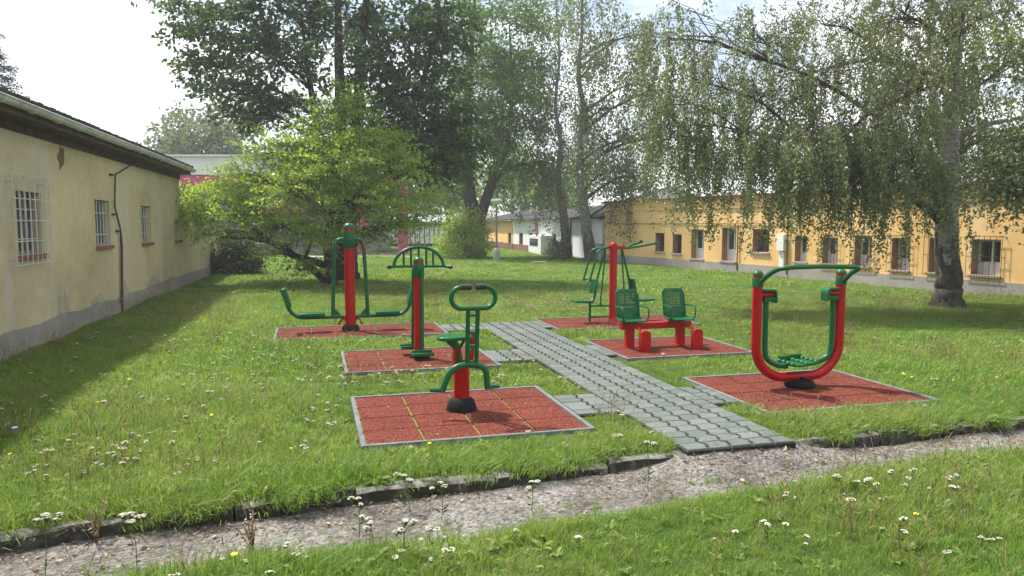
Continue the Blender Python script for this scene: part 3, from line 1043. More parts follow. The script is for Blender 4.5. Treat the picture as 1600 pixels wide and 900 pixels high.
# eaves, roof and gutter
mb = MB()
bx(mb, WL, -.2, sRoof + .05, TOPL + .03, TOPL + .07, -.3, .34)
bx(mb, WL, -.2, sRoof + .05, TOPL - .10, TOPL + .025, -.02, .02)
bx(mb, WL, -.2, sRoof + .05, TOPL + .072, TOPL + .20, .28, .32)
mb.build('eaves', WOODDARK, bl, smooth=False)
mb = MB()
o0, o1 = .38, -8.3
for (a, b) in ((-.2, sRoof + .1),):
    q = [WL.p(a, TOPL + .21, o0), WL.p(b, TOPL + .21, o0), WL.p(b, TOPL + .42, o1), WL.p(a, TOPL + .42, o1)]
    mb.prism(q if WL.ns > 0 else q[::-1], (0, 0, .04))
for s in np.arange(-.1, sRoof, .24):
    bx(mb, WL, s, s + .17, TOPL + .25, TOPL + .285 + random.uniform(0, .014), .16, .41)
rf = mb.build('roof', ROOFDARK, bl, smooth=False)
mb = MB()
n = 9
def gut(s, i):
    t = PI * i / (n - 1)
    return WL.p(s, TOPL + .185 - .075 * math.sin(t), .395 + .075 * math.cos(t))
SS = np.linspace(-.2, sRoof + .1, 12)
vs_, fs_ = [], []
for s in SS:
    sag = random.uniform(-.012, .012)
    for i in range(n): vs_.append(gut(s, i) + Vector((0, 0, sag)))
for k in range(len(SS) - 1):
    for i in range(n - 1):
        a = k * n + i
        fs_.append((a, a + 1, a + n + 1, a + n))
mb.add(vs_, fs_)
for s in np.arange(.5, sRoof, 1.0):
    mb.tube([gut(s, i) * 1.0 + WL.p(0, 0, 0) + Vector((0, 0, -.004)) for i in range(n)], .012, 5)
mb.tube([WL.p(-.2, TOPL + .19, .472), WL.p(sRoof + .1, TOPL + .19, .472)], .014, 6)
mb.build('gutter', STEEL, bl)
def window(parent, W, o, depth, frame, sill=None, sill_proud=.06, curtain=0.0, bars=0, barmat=None, sash=1, thick=.05):
    a, b, c, d = o
    mb = MB()
    f = thick
    dp = -depth + .035
    bx(mb, W, a, a + f, c, d, dp - .05, dp); bx(mb, W, b - f, b, c, d, dp - .05, dp)
    bx(mb, W, a + f, b - f, c, c + f, dp - .05, dp - .002); bx(mb, W, a + f, b - f, d - f, d, dp - .05, dp - .002)
    for k in range(1, sash + 1):
        x = a + (b - a) * k / (sash + 1)
        bx(mb, W, x - f * .4, x + f * .4, c + f, d - f, dp - .05, dp - .004)
    w_ = mb.build('window', frame, parent, smooth=False)
    mb = MB()
    bx(mb, W, a + .002, b - .002, c + .002, d - .002, dp - .06, dp - .04)
    mb.build('pane', GLASS, w_, smooth=False)
    if curtain:
        mb = MB()
        bx(mb, W, a + f, b - f, c + f, c + f + (d - c) * curtain, dp - .038, dp - .030)
        mb.build('curtain', CURTAIN, w_, smooth=False)
    if sill:
        mb = MB()
        bx(mb, W, a - .05, b + .05, c - .07, c - .003, -depth + .02, sill_proud)
        mb.build('sill', sill, w_, smooth=False, bevel=.006)
    if bars:
        mb = MB()
        for k in range(bars):
            x = a + (b - a) * (k + .5) / bars
            mb.tube([W.p(x, c, -.05), W.p(x, d, -.05)], .011, 6)
        for z in (c + (d - c) * .25, c + (d - c) * .72):
            mb.tube([W.p(a, z, -.05), W.p(b, z, -.05)], .011, 6)
        mb.build('bars', barmat, w_)
    return w_
for i, o in enumerate(winL):
    window(bl, WL, o, .16, GREYFRAME, BRICKSILL, .05, 0, 5 if i < 3 else 3, WHITEMETAL, sash=2 if i == 0 else 1)
# outer white grille before the first window
s0, s1, z0, z1 = WL.rect(22, 276, 79, 414, .12)
mb = MB()
for k in range(8):
    x = s0 + .02 + (s1 - s0 - .04) * k / 7
    mb.tube([WL.p(x, z0, .12), WL.p(x, z1, .12)], .006, 6)
for z in (z0 + .01, z0 + (z1 - z0) * .27, z0 + (z1 - z0) * .5, z0 + (z1 - z0) * .74, z1 - .01):
    mb.tube([WL.p(s0 - .06, z, .12), WL.p(s1 + .02, z, .12)], .009, 6)
for x in (s0 + .1, s1 - .1):
    for z in (z0 + .1, z1 - .1): mb.tube([WL.p(x, z, .12), WL.p(x, z, -.02)], .012, 6)
mb.build('window_grille', WHITEMETAL, bl)
mb = MB()
pts = [WL.sz(205, 255), WL.sz(201, 258), WL.sz(176, 273), WL.sz(175, 322), WL.sz(184, 358), WL.sz(186, 385), WL.sz(187, 488)]
mb.tube([WL.p(s, z, .05) for s, z in pts], [.013, .013, .016, .018, .02, .028, .028], 8)
for (x, y) in ((172, 273), (176, 335), (182, 361), (186, 470)):
    s, z = WL.sz(x, y); bx(mb, WL, s - .10, s + .04, z - .02, z + .02, -.01, .06)
mb.build('cable_pipe', RUST, bl)

# ---- long ochre building on the right
RA, RB = Vector((4.64, 36.8, 0)), Vector((12.81, 18.32, 0))
dR = (RB - RA).normalized()
WR = Wall(RA, RA + dR * 30, -1); WR.setup()
br_ = empty('long_ochre_building', WR.a, WR.rot)
tag(br_, 'long low ochre yellow building with caged windows behind the birch on the right', 'building')
HR = 2.88
raw = [(1024, 364, 1038, 393), (1051, 366, 1065, 396), (1080, 358, 1100, 404), (1128, 356, 1150, 408), (1176, 358, 1202, 394), (1242, 369, 1261, 409),
       (1285, 371, 1308, 412), (1335, 368, 1361, 416), (1393, 372, 1421, 422), (1451, 372, 1483, 426), (1518, 374, 1563, 430)]
winR = [WR.rect(*q) for q in raw]
s = winR[-1][1] + 1.6
winR += [(s, s + 1.1, .95, 1.75), (s + 3.2, s + 4.3, .95, 1.75)]
mb = MB()
wall_cells(mb, WR, 0, WR.L, .36, HR, winR, .30, 1)
q = [WR.p(0, 0, -.002), WR.p(WR.L, 0, -.002), WR.p(WR.L, 0, -9), WR.p(0, 0, -9)]
up = Vector((0, 0, HR))
mb.add(q + [x + up for x in q], [(1, 2, 6, 5), (2, 3, 7, 6), (3, 0, 4, 7), (4, 5, 6, 7)])
mb.build('wall', [ORANGE, JAMB], br_, smooth=False)
mb = MB(); bx(mb, WR, -.02, WR.L, -.05, .357, -.1, .035); mb.build('plinth', PLINTHNEW, br_, smooth=False)
mb = MB(); bx(mb, WR, -.1, WR.L, HR - .42, HR - .37, -.02, .05); bx(mb, WR, -.1, WR.L, HR - .06, HR - .003, -.02, .08); mb.build('cornice', ORANGE, br_, smooth=False)
mb = MB(); bx(mb, WR, -.15, WR.L, HR + .002, HR + .07, -9.1, .16); mb.build('roof', ROOFRED, br_, smooth=False)
for i, o in enumerate(winR):
    shut = i in (0, 1, 4)
    window(br_, WR, o, .30, BROWNFRAME if shut else WHITEFRAME, PLINTHNEW, .06, 0 if shut else .30, sash=0 if i in (0, 1) else 1, thick=.06)
    if i >= 6:
        a, b, c, d = o
        mb = MB()
        e0, e1, g0, g1, pr = a - .09, b + .09, c - .06, d + .08, .09
        nb = 6
        for k in range(nb + 1):
            x = e0 + (e1 - e0) * k / nb
            mb.tube([WR.p(x, g0, pr), WR.p(x, g1, pr)], .007, 5)
        for z in (g0, g0 + (g1 - g0) * .5, g1):
            mb.tube([WR.p(e0 - .02, z, -.02), WR.p(e0 - .02, z, pr), WR.p(e1 + .02, z, pr), WR.p(e1 + .02, z, -.02)], .008, 5)
        mb.build('window_cage', DARKMETAL, br_)
mb = MB()
s0 = 0.2; sp = WR.sz(1232, 360)[0]
mb.tube([WR.p(s0, 1.86, .03), WR.p(sp, 1.86, .03)], .014, 6)
for x in (1232, 1154):
    s = WR.sz(x, 380)[0]
    mb.tube([WR.p(s, .1, .05), WR.p(s, HR if x == 1232 else 1.8, .05)], .022, 6)
mb.build('wall_pipe', RUST, br_)
mb = MB(); a, b, c, d = WR.rect(1218, 366, 1229, 392); bx(mb, WR, a, b, c, d, 0, .14); bx(mb, WR, a + .05, b - .05, .36, c - .02, .004, .06)
mb.build('meter_box', WHITEFRAME, br_, smooth=False, bevel=.01)

# ---- white house part and ochre house part beyond it
WW = Wall((.09, 53.4), (4.55, 37.15), -1); WW.setup()
bw = empty('white_house', WW.a, WW.rot)
tag(bw, 'low white house with dark roof between the lamp post and the ochre building', 'house')
HW = 2.12
raww = [(811, 364, 817, 386), (826, 364, 832, 386), (846, 366, 852, 384), (863, 366, 869, 384)]
winW = [WW.rect(*q) for q in raww]
mb = MB()
wall_cells(mb, WW, 0, WW.L, .42, HW, winW, .12)
q = [WW.p(0, 0, -.002), WW.p(WW.L, 0, -.002), WW.p(WW.L, 0, -7), WW.p(0, 0, -7)]
up = Vector((0, 0, HW))
mb.add(q + [x + up for x in q], [(1, 2, 6, 5), (2, 3, 7, 6), (3, 0, 4, 7)])
mb.build('wall', WHITEWALL, bw, smooth=False)
sm = WW.sz(842, 390)[0]
mb = MB(); bx(mb, WW, 0, sm, -.05, .418, -.1, .03); mb.build('brown_plinth', PLINTHBROWN, bw, smooth=False)
mb = MB(); bx(mb, WW, sm + .003, WW.L, -.05, .418, -.1, .012); mb.build('white_plinth', WHITEWALL, bw, smooth=False)
for o in winW: window(bw, WW, o, .12, BROWNFRAME, sash=0)
mb = MB()
def roofpoly(W, mb, s0, s1, h, rise, o0, om):
    q = [W.p(s0, h, o0), W.p(s1, h, o0), W.p(s1, h + rise, om), W.p(s0, h + rise, om)]
    mb.prism(q if W.ns > 0 else q[::-1], (0, 0, .08))
    o2 = 2 * om - o0
    q = [W.p(s0, h + rise, om - .003), W.p(s1, h + rise, om - .003), W.p(s1, h, o2), W.p(s0, h, o2)]
    mb.prism(q if W.ns > 0 else q[::-1], (0, 0, .08))
roofpoly(WW, mb, -.1, WW.L + .1, HW + .003, .7, .35, -3.6)
mb.build('roof', ROOFDARK, bw, smooth=False)
mb = MB(); a, b, c, d = WW.rect(842, 374, 862, 402); bx(mb, WW, a, b, 0, 1.15, .002, .7); po = mb.build('porch', WHITEWALL, bw, smooth=False)
mb = MB(); bx(mb, WW, a + .3, b - .6, .5, .95, .703, .72); mb.build('porch_window', GLASS, po, smooth=False)
mb = MB(); s = WW.sz(893, 400)[0]; mb.tube([WW.p(s, 0, .06), WW.p(s, HW, .06)], .04, 8); mb.build('downpipe', DARKMETAL, bw)
mb = MB(); s = WW.sz(840, 390)[0]; mb.tube([WW.p(s, 0, .08), WW.p(s, HW, .08)], .09, 8); mb.build('corner_post', JAMB, bw)
mb = MB(); a, b, c, d = WW.rect(929, 380, 943, 404); bx(mb, WW, a, b, 0.05, d, .02, .12); mb.build('grey_door', CONCRETE, bw, smooth=False)

WO = Wall((-2.55, 63.0), (.05, 53.55), -1); WO.setup()
bo = empty('far_ochre_house', WO.a, WO.rot)
tag(bo, 'small far ochre house with dark roof behind the lamp post', 'house')
wO = [WO.rect(794, 364, 799, 383)]
mb = MB()
wall_cells(mb, WO, 0, WO.L, .45, 2.1, wO, .12)
q = [WO.p(0, 0, -.002), WO.p(WO.L, 0, -.002), WO.p(WO.L, 0, -7), WO.p(0, 0, -7)]
up = Vector((0, 0, 2.1))
mb.add(q + [x + up for x in q], [(1, 2, 6, 5), (2, 3, 7, 6), (3, 0, 4, 7)])
mb.build('wall', ORANGE, bo, smooth=False)
mb = MB(); bx(mb, WO, 0, WO.L, -.05, .448, -.1, .03); mb.build('plinth', PLINTHBROWN, bo, smooth=False)
for o in wO: window(bo, WO, o, .12, BROWNFRAME, sash=0)
mb = MB(); roofpoly(WO, mb, -.3, WO.L - .06, 2.103, .8, .35, -3.6); mb.build('roof', ROOFDARK, bo, smooth=False)

# ---- white gabled building far behind the ochre one
gp = at(1042, 350, 56)
bg_ = empty('white_gabled_building', (gp.x, gp.y, 0), math.radians(8))
tag(bg_, 'white gable end rising above the red roof edge of the ochre building', 'building')
mb = MB()
mb.prism([(-4.2, 0, 0), (4.2, 0, 0), (4.2, 0, 3.25), (.1, 0, 4.55), (-4.2, 0, 3.3)], (0, 10, 0)); mb.build('wall', WHITEWALL, bg_, smooth=False)
mb = MB()
for a, b in (((-4.5, 3.26), (.1, 4.62)), ((4.5, 3.2), (.1, 4.615))):
    mb.prism([(a[0], -.25, a[1]), (b[0], -.25, b[1]), (b[0], -.25, b[1] + .1), (a[0], -.25, a[1] + .1)], (0, 10.5, 0))
mb.build('roof', STEEL, bg_, smooth=False)

# ---- modern white and magenta building behind the light green tree
d4 = 46
p0, p1 = at(236, 350, d4), at(640, 350, d4)
mdn = empty('magenta_pavilion', (p0.x, d4, 0), 0)
tag(mdn, 'modern white building with magenta bands and magenta columns behind the light green tree', 'building')
k4 = d4 / F_PX
def X4(px): return (px - 236) * k4
def Z4(py): return CAM_H + (350 - py) * k4
mb = MB(); mb.box((X4(400), 5.4, Z4(282) / 2), (X4(560) - 0, 10, Z4(282))); mb.build('wall', GREYFACADE, mdn, smooth=False)
mb = MB(); mb.box((X4(395), 5, (Z4(248) + Z4(275)) / 2), (X4(556), 11.4, Z4(248) - Z4(275))); mb.box((X4(395), 5, Z4(246.5)), (X4(560), 11.8, .1)); mb.build('fascia', WHITEWALL, mdn, smooth=False)
mb = MB()
mb.box((X4(410), -.3, (Z4(275.2) + Z4(290)) / 2), (X4(520), .6, Z4(275.2) - Z4(290)))
mb.box((X4(470), -.2, Z4(326)), (X4(356), .3, .5)); mb.build('magenta_band', MAGENTA, mdn, smooth=False)
for px, wd in ((570, 12), (632, 15)):
    mb = MB(); mb.box((X4(px), -1.0, (Z4(290) - .003) / 2), (wd * k4, .5, Z4(290) - .006)); mb.build('column', MAGENTA, mdn, smooth=False)
mb = MB(); mb.box((X4(600), -1.0, Z4(282)), (X4(282) + .2, .5, .55)); mb.build('column_beam', MAGENTA, mdn, smooth=False)
for px in (400, 450, 500, 548):
    mb = MB(); mb.box((X4(px), .38, Z4(365)), (1.3, .06, 1.3)); w_ = mb.build('window', WHITEFRAME, mdn, smooth=False)
    mb = MB(); mb.box((X4(px), .34, Z4(365)), (1.12, .05, 1.12)); mb.build('pane', GLASS, w_, smooth=False)

# ---- low light wall / garages far behind, seen between the trunks
sh_ = empty('far_white_shed', (at(630, 380, 62).x, 62, 0), .05)
tag(sh_, 'low white shed with plank front far beyond the magenta column', 'shed')
mb = MB()
for k in range(18): mb.box((-3.2 + k * .4, 0, .95), (.32, .05, 1.5))
mb.build('planks', WHITEWALL, sh_, smooth=False)
mb = MB(); mb.box((.2, .9, .95), (7.4, 1.6, 1.9)); mb.build('wall', WOODDARK, sh_, smooth=False)
mb = MB(); mb.box((.2, .8, 1.96), (7.8, 2.2, .1)); mb.build('roof', ROOFDARK, sh_, smooth=False)

# light driveway before the pavilion
mb = MB()
q = [on_ground(398, 402), on_ground(640, 402), on_ground(640, 395.5), on_ground(398, 395.5)]
mb.add([Vector((p.x, p.y, .012)) for p in q], [(0, 1, 2, 3)])
tag(mb.build('driveway', CONCRETE, smooth=False), kind='structure')

# ------------------------------------------------------------------ lamp post, slab
lp = on_ground(776, 407)
lamp = empty('street_lamp', (lp.x, lp.y, 0))
tag(lamp, 'grey park lamp post with flat round white head on concrete base', 'street lamp')
kk = lp.y / F_PX
mb = MB(); mb.lathe((0, 0, 0), [(.17, 0), (.165, .5), (.13, .58), (.08, .62)], 16); mb.build('base', CONCRETE, lamp)
mb = MB(); mb.lathe((0, 0, 0), [(.055, .6), (.045, 2.85)], 12); mb.build('pole', GREYFRAME, lamp)
mb = MB(); mb.lathe((0, 0, 0), [(.06, 2.8), (.17, 2.88), (.22, 2.95), (.22, 3.0)], 20); mb.build('lamp_glass', LAMPGLASS, lamp)
mb = MB(); mb.lathe((0, 0, 0), [(.22, 3.003), (.31, 3.02), (.27, 3.08), (.1, 3.12)], 20); mb.build('lamp_cap', WHITEWALL, lamp)
sp = on_ground(843, 411)
mb = MB(); mb.box((0, 0, .03), (.65, .5, .1)); o = mb.build('concrete_slab', CONCRETE, loc=(sp.x, sp.y, 0), smooth=False, bevel=.02)
tag(o, 'pale concrete slab lying in the grass before the white house', 'slab')

# ------------------------------------------------------------------ foliage
def leaf_mesh(name, cen, L, Wd, along, normal, tint, mat, parent=None, fold=.0):
    n = len(cen)
    along = along / (np.linalg.norm(along, axis=1, keepdims=True) + 1e-9)
    side = np.cross(along, normal)
    side /= (np.linalg.norm(side, axis=1, keepdims=True) + 1e-9)
    L = np.broadcast_to(L, n)[:, None]; Wd = np.broadcast_to(Wd, n)[:, None]
    v = np.empty((n, 4, 3), np.float32)
    v[:, 0] = cen - along * L * .5
    v[:, 1] = cen + side * Wd * .5 - along * L * .08
    v[:, 2] = cen + along * L * .5
    v[:, 3] = cen - side * Wd * .5 - along * L * .08
    me = bpy.data.meshes.new(name)
    me.vertices.add(n * 4); me.loops.add(n * 4); me.polygons.add(n)
    me.vertices.foreach_set('co', v.ravel())
    me.loops.foreach_set('vertex_index', np.arange(n * 4, dtype=np.int32))
    me.polygons.foreach_set('loop_start', np.arange(0, n * 4, 4, dtype=np.int32))
    me.update(calc_edges=True)
    a = me.attributes.new('tint', 'FLOAT', 'FACE')
    a.data.foreach_set('value', np.clip(tint, 0, 1).astype(np.float32))
    me.materials.append(mat)
    o = bpy.data.objects.new(name, me)
    COL.objects.link(o)
    if parent is not None: o.parent = parent
    return o

def rnd_unit(n):
    v = RNG.normal(size=(n, 3))
    return v / np.linalg.norm(v, axis=1, keepdims=True)

def lobe_points(c, rad, n, shell=.35):
    u = rnd_unit(n)
    r = (shell + (1 - shell) * RNG.random(n)) ** .6
    return np.asarray(c) + u * r[:, None] * np.asarray(rad), u

def wobble(a, b, n, amp, lift=0.0):
    a, b = np.asarray(a, float), np.asarray(b, float)
    t = np.linspace(0, 1, n)[:, None]
    p = a + (b - a) * t
    off = RNG.normal(size=(n, 3)) * amp
    off = np.cumsum(off, axis=0) * np.sin(PI * t) * .7
    p = p + off
    p[:, 2] += lift * np.sin(PI * t[:, 0])
    return p

def make_tree(name, label, cat, group, base, stems, lobes, leaf, bark, mat, style='broad', per=None, seed=0):
    """base: ground point; stems: list of (points, radii) in world; lobes: (centre, radii, sprays)"""
    root = empty(name, base)
    tag(root, label, cat, group)
    B = np.array(base)
    tm = MB()
    spts, srad = [], []
    for pts, rad in stems:
        P = curve_pts(pts, 5)
        R = list(np.interp(np.linspace(0, 1, len(P)), np.linspace(0, 1, len(rad)), rad))
        P = [p - Vector(base) + Vector((random.uniform(-1, 1), random.uniform(-1, 1), 0)) * r * .10 for p, r in zip(P, R)]
        tm.tube(P, R, 14)
        for p, r in zip(P, R):
            spts.append(np.array(p)); srad.append(r)
    tm.build('trunk', bark, root, ang=70)
    spts = np.array(spts); srad = np.array(srad)
    bm_ = MB()
    C, A, Nn, T, Ls = [], [], [], [], []
    for (c, rad, ns) in lobes:
        c = np.array(c, float) - B; rad = np.array(rad, float)
        # where the limb leaves the stem
        hd = np.linalg.norm(spts[:, :2] - c[:2], axis=1)
        want = c[2] - .45 * hd - .2
        cost = np.abs(spts[:, 2] - want) + .25 * hd + (spts[:, 2] > c[2] + rad[2]) * 3
        i = int(np.argmin(cost))
        limb = wobble(spts[i], c, 9, .05 * np.linalg.norm(c - spts[i]) / 3, lift=.12 * np.linalg.norm(c - spts[i]))
        r0 = min(srad[i] * .6, .02 + .028 * np.linalg.norm(c - spts[i]))
        bm_.tube([tuple(p) for p in limb], list(np.linspace(r0, max(.012, r0 * .3), 9)), 6)
        P, U = lobe_points(c, rad, ns)
        tl = RNG.normal(0, .10)
        for k in range(ns):
            p, u = P[k], U[k]
            j = int(np.clip(RNG.integers(3, 9), 0, 8))
            q = limb[j]
            if style == 'birch':
                q2 = q + (p - q) * .5 + np.array([0, 0, .25])
                if k % 2 == 0:
                    bm_.tube([tuple(q), tuple(q2), tuple(p)], [max(.008, r0 * .22), max(.006, r0 * .15), .004], 4, cap=False)
                ln = per['strand'] * (.3 + 1.05 * RNG.random() ** 1.7)
                m = int(per['dens'] * ln)
                t = np.sort(RNG.random(m))
                lat = u.copy(); lat[2] = 0
                sway = RNG.normal(size=3) * .10; sway[2] = 0
                path = p + (lat * .35 * np.sqrt(t)[:, None] + sway * t[:, None]) * ln + np.stack([np.zeros(m), np.zeros(m), .10 * np.sin(t * PI) - t * ln], 1)
                cc = path + RNG.normal(size=(m, 3)) * per['fuzz']
                if k % 3 == 0:
                    bm_.tube([tuple(path[0]), tuple(path[m // 2]), tuple(path[-1])], [.005, .004, .002], 3, cap=False)
                al = RNG.normal(size=(m, 3)) * .55 + np.array([0, 0, -1])
                no = RNG.normal(size=(m, 3))
                tn = .45 + RNG.normal(0, .16) + RNG.normal(0, .18, m)
            else:
                if k % 2 == 0:
                    q2 = q + (p - q) * .55 + np.array([0, 0, .10 * np.linalg.norm(p - q)])
                    bm_.tube([tuple(q), tuple(q2), tuple(p)], [max(.010, r0 * .22), max(.008, r0 * .13), .004], 4, cap=False)
                m = int(per['n'] * RNG.uniform(.6, 1.4))
                d = (p - q); d = d / (np.linalg.norm(d) + 1e-6)
                d = d * .8 + u * .4 + RNG.normal(size=3) * .25; d[2] = d[2] * .6 + per.get('droop', -.1); d /= np.linalg.norm(d)
                t = (RNG.random(m) - .35) * per['len']
                cc = p + d * t[:, None] + RNG.normal(size=(m, 3)) * per['fuzz'] * np.array([1, 1, per.get('flat', .6)])
                cc[:, 2] -= .25 * np.maximum(0, t) ** 2 / per['len']
                al = d * .7 + RNG.normal(size=(m, 3)) * .6 + np.array([0, 0, -.25])
                no = RNG.normal(size=(m, 3)) * per.get('nr', .7) + np.array([0, 0, 1])
                tn = .45 + RNG.normal(0, .17) + RNG.normal(0, .15, m)
            C.append(cc); A.append(al); Nn.append(no); T.append(tn + tl); Ls.append(leaf * RNG.uniform(.65, 1.25, m))
    bm_.build('branches', BARKG if bark in (BARKB, BARKB_FAR) else bark, root, ang=70)
    C = np.concatenate(C); L = np.concatenate(Ls)
    leaf_mesh('crown', C, L, L * per.get('aspect', .62), np.concatenate(A), np.concatenate(Nn), np.concatenate(T), mat, root)
    return root

def lob(px, py, rx, ry, d, ns, rd=None, dd=0.0):
    k = d / F_PX
    c = at(px, py, d + dd)
    return (tuple(c), (rx * k, (rd if rd else max(rx, ry) * .8) * k, ry * k), ns)

def stem(d, pts, rad):
    return ([at(x, y, d + (dd[0] if dd else 0)) for (x, y, *dd) in pts], rad)

# 1. the great weeping birch on the right
D = 16.1
b5 = on_ground(1480, 482)
base5 = (b5.x, b5.y, 0)
st5 = [([Vector((b5.x, b5.y, -.05)), Vector((b5.x, b5.y, .18)), Vector((b5.x, b5.y, .6)), at(1480, 400, D), at(1481, 280, D), at(1486, 180, D), at(1490, 80, D), at(1496, -40, D), at(1500, -200, D), at(1495, -380, D)],
        [.40, .31, .262, .242, .22, .175, .125, .09, .06, .02]),
       ([at(1486, 262, D), at(1420, 235, D - .5), at(1330, 222, D - .7), at(1240, 218, D - .6), at(1160, 205, D - .6)], [.10, .085, .075, .06, .03]),
       ([at(1490, 130, D), at(1420, 100, D + .4), at(1340, 95, D + .6), at(1250, 120, D + .8)], [.09, .07, .05, .025]),
       ([at(1494, 60, D), at(1460, 10, D), at(1420, -70, D), at(1350, -160, D)], [.085, .07, .055, .03]),
       ([at(1486, 220, D), at(1540, 195, D - .3), at(1620, 180, D)], [.08, .06, .03])]
lb5 = []
for (x, y, rx, ry, ns, dd) in (
        (1170, 60, 90, 60, 44, .4), (1290, 40, 90, 60, 50, .8), (1400, 30, 80, 60, 50, .2), (1560, 20, 70, 60, 44, 0),
        (1095, 130, 70, 60, 46, -.5), (1200, 150, 80, 50, 60, .6), (1320, 130, 90, 60, 66, -.6), (1430, 130, 70, 50, 60, 1.2), (1560, 120, 70, 50, 40, .6),
        (1065, 215, 40, 35, 38, -.3), (1045, 60, 40, 60, 36, .3), (1030, 165, 28, 36, 24, -.2), (1150, 225, 75, 35, 74, -.6), (1250, 225, 80, 35, 92, -1.2), (1350, 220, 80, 40, 100, -.8), (1430, 210, 60, 45, 80, .9),
        (1400, 255, 60, 30, 60, -1.3), (1290, 255, 60, 25, 56, -.4), (1540, 220, 50, 40, 44, 1.0), (1425, 265, 34, 18, 16, 1.0),
        (1250, -120, 170, 90, 60, 0), (1450, -160, 170, 110, 70, 0), (1600, -120, 140, 100, 50, 0), (1475, 130, 45, 60, 40, -1.6), (1500, 40, 50, 50, 34, -1.3), (1430, -30, 120, 60, 46, 2.6), (1350, 60, 150, 70, 40, 3.2)):
    lb5.append(lob(x, y, rx, ry, D, int(ns * 1.25), rd=min(rx, 75), dd=dd))
make_tree('weeping_birch', 'big weeping birch with black and white trunk before the ochre building', 'tree', 'birch trees', base5, st5, lb5, .054, BARKB, L_BIRCH, 'birch',
          dict(strand=1.5, dens=104, fuzz=.045, aspect=.72))

# 2. the far pair of birches
D = 34.3
for (x0, y0, lab, tops, lobes) in (
        (886, 405, 'left one of the two far birches, its slim trunk beside the white house', [(881, 335), (872, 280), (876, 220), (868, 165), (874, 90), (870, 20)],
         ((868, 20, 34, 40, 16, 1), (890, 70, 40, 44, 26, 1), (862, 120, 30, 36, 20, 1), (880, 170, 40, 40, 34, .8), (858, 215, 30, 30, 24, .8), (880, 250, 45, 35, 44, .7), (850, 275, 36, 26, 26, -.4), (880, 300, 30, 14, 10, .4), (870, -60, 40, 50, 16, 1))),
        (922, 410, 'right one of the two far birches, its dark leaning trunk near the ochre wall corner', [(913, 330), (906, 255), (912, 180), (904, 110), (910, 30), (905, -120)],
         ((920, 20, 50, 45, 40, 0), (975, 60, 45, 40, 30, .5), (940, 100, 50, 40, 44, -.5), (1000, 130, 30, 30, 22, .5), (950, 170, 50, 40, 50, .3), (990, 215, 42, 34, 40, 0), (930, 230, 45, 40, 44, -.6), (960, 270, 46, 30, 44, .4), (995, 275, 28, 24, 22, -.2), (980, 312, 28, 14, 14, 0), (1020, 50, 34, 46, 30, .6), (1035, 140, 30, 40, 28, .3), (1015, 215, 30, 34, 24, 0), (920, -90, 70, 60, 40, 0)))):
    b = on_ground(x0, y0)
    dep = b.y
    st = [([Vector((b.x, b.y, -.05)), Vector((b.x, b.y, .3))] + [at(x, y, dep) for x, y in tops], ([.38, .30, .24, .19, .14, .11, .07, .03] if x0 > 900 else [.36, .28, .23, .17, .12, .09, .06, .03]))]
    lb = [lob(x, y, rx, ry, dep, ns, dd=dd) for (x, y, rx, ry, ns, dd) in lobes]
    make_tree('weeping_birch', lab, 'tree', 'birch trees', (b.x, b.y, 0), st, lb, .125, BARKB_FAR, L_BIRCHFAR, 'birch', dict(strand=1.9, dens=40, fuzz=.15, aspect=.7))

# 3. dark tall broadleaf tree
D = 25.0
b1 = on_ground(540, 437)
st1 = [([Vector((b1.x, b1.y, -.05)), Vector((b1.x, b1.y, .35)), at(540, 380, b1.y), at(540, 320, b1.y), at(534, 240, b1.y), at(530, 120, b1.y), at(528, 0, b1.y), at(525, -150, b1.y)], [.52, .42, .38, .34, .22, .16, .10, .03]),
       ([at(541, 330, b1.y), at(556, 240, b1.y), at(562, 120, b1.y), at(575, -20, b1.y), at(590, -140, b1.y)], [.26, .19, .15, .11, .03]),
       ([at(538, 325, b1.y), at(508, 250, b1.y + .5), at(486, 140, b1.y + .5), at(470, 20, b1.y)], [.2, .14, .10, .04]),
       ([at(540, 320, b1.y), at(600, 240, b1.y - .5), at(650, 150, b1.y - .5), at(690, 40, b1.y)], [.2, .13, .09, .03])]
lb1 = []
for (x, y, rx, ry, ns, dd) in (
        (305, 15, 44, 12, 26, 0), (318, 55, 46, 14, 26, .3), (320, 100, 48, 14, 30, .5), (380, 50, 55, 36, 44, -.6), (360, 140, 55, 20, 38, -.3), (390, 180, 50, 16, 28, .4),
        (440, 20, 70, 45, 66, 0), (440, 95, 60, 40, 50, -1), (450, 165, 55, 28, 34, .5), (540, 30, 70, 45, 66, 1.3), (545, 110, 60, 40, 34, -1.6),
        (620, 60, 70, 55, 100, -.5), (690, 40, 60, 50, 80, .3), (620, 150, 70, 45, 100, -1.2), (690, 150, 55, 50, 84, 0), (650, 215, 60, 35, 76, -.6), (710, 215, 40, 40, 50, -.4), (590, 210, 40, 25, 34, .8),
        (690, 262, 40, 24, 40, -.4), (450, -80, 110, 60, 70, 0), (590, -90, 110, 70, 80, 0)):
    lb1.append(lob(x, y, rx, ry, D, int(ns * (.72 if x > 560 else .95)), dd=dd))
make_tree('tall_dark_tree', 'tall dark green broadleaf tree with spreading crown standing behind the light green tree', 'tree', None, (b1.x, b1.y, 0), st1, lb1, .20, BARKD, L_DARK, 'broad',
          dict(n=32, len=1.0, fuzz=.17, flat=.5, droop=-.2, nr=.55, aspect=.58))

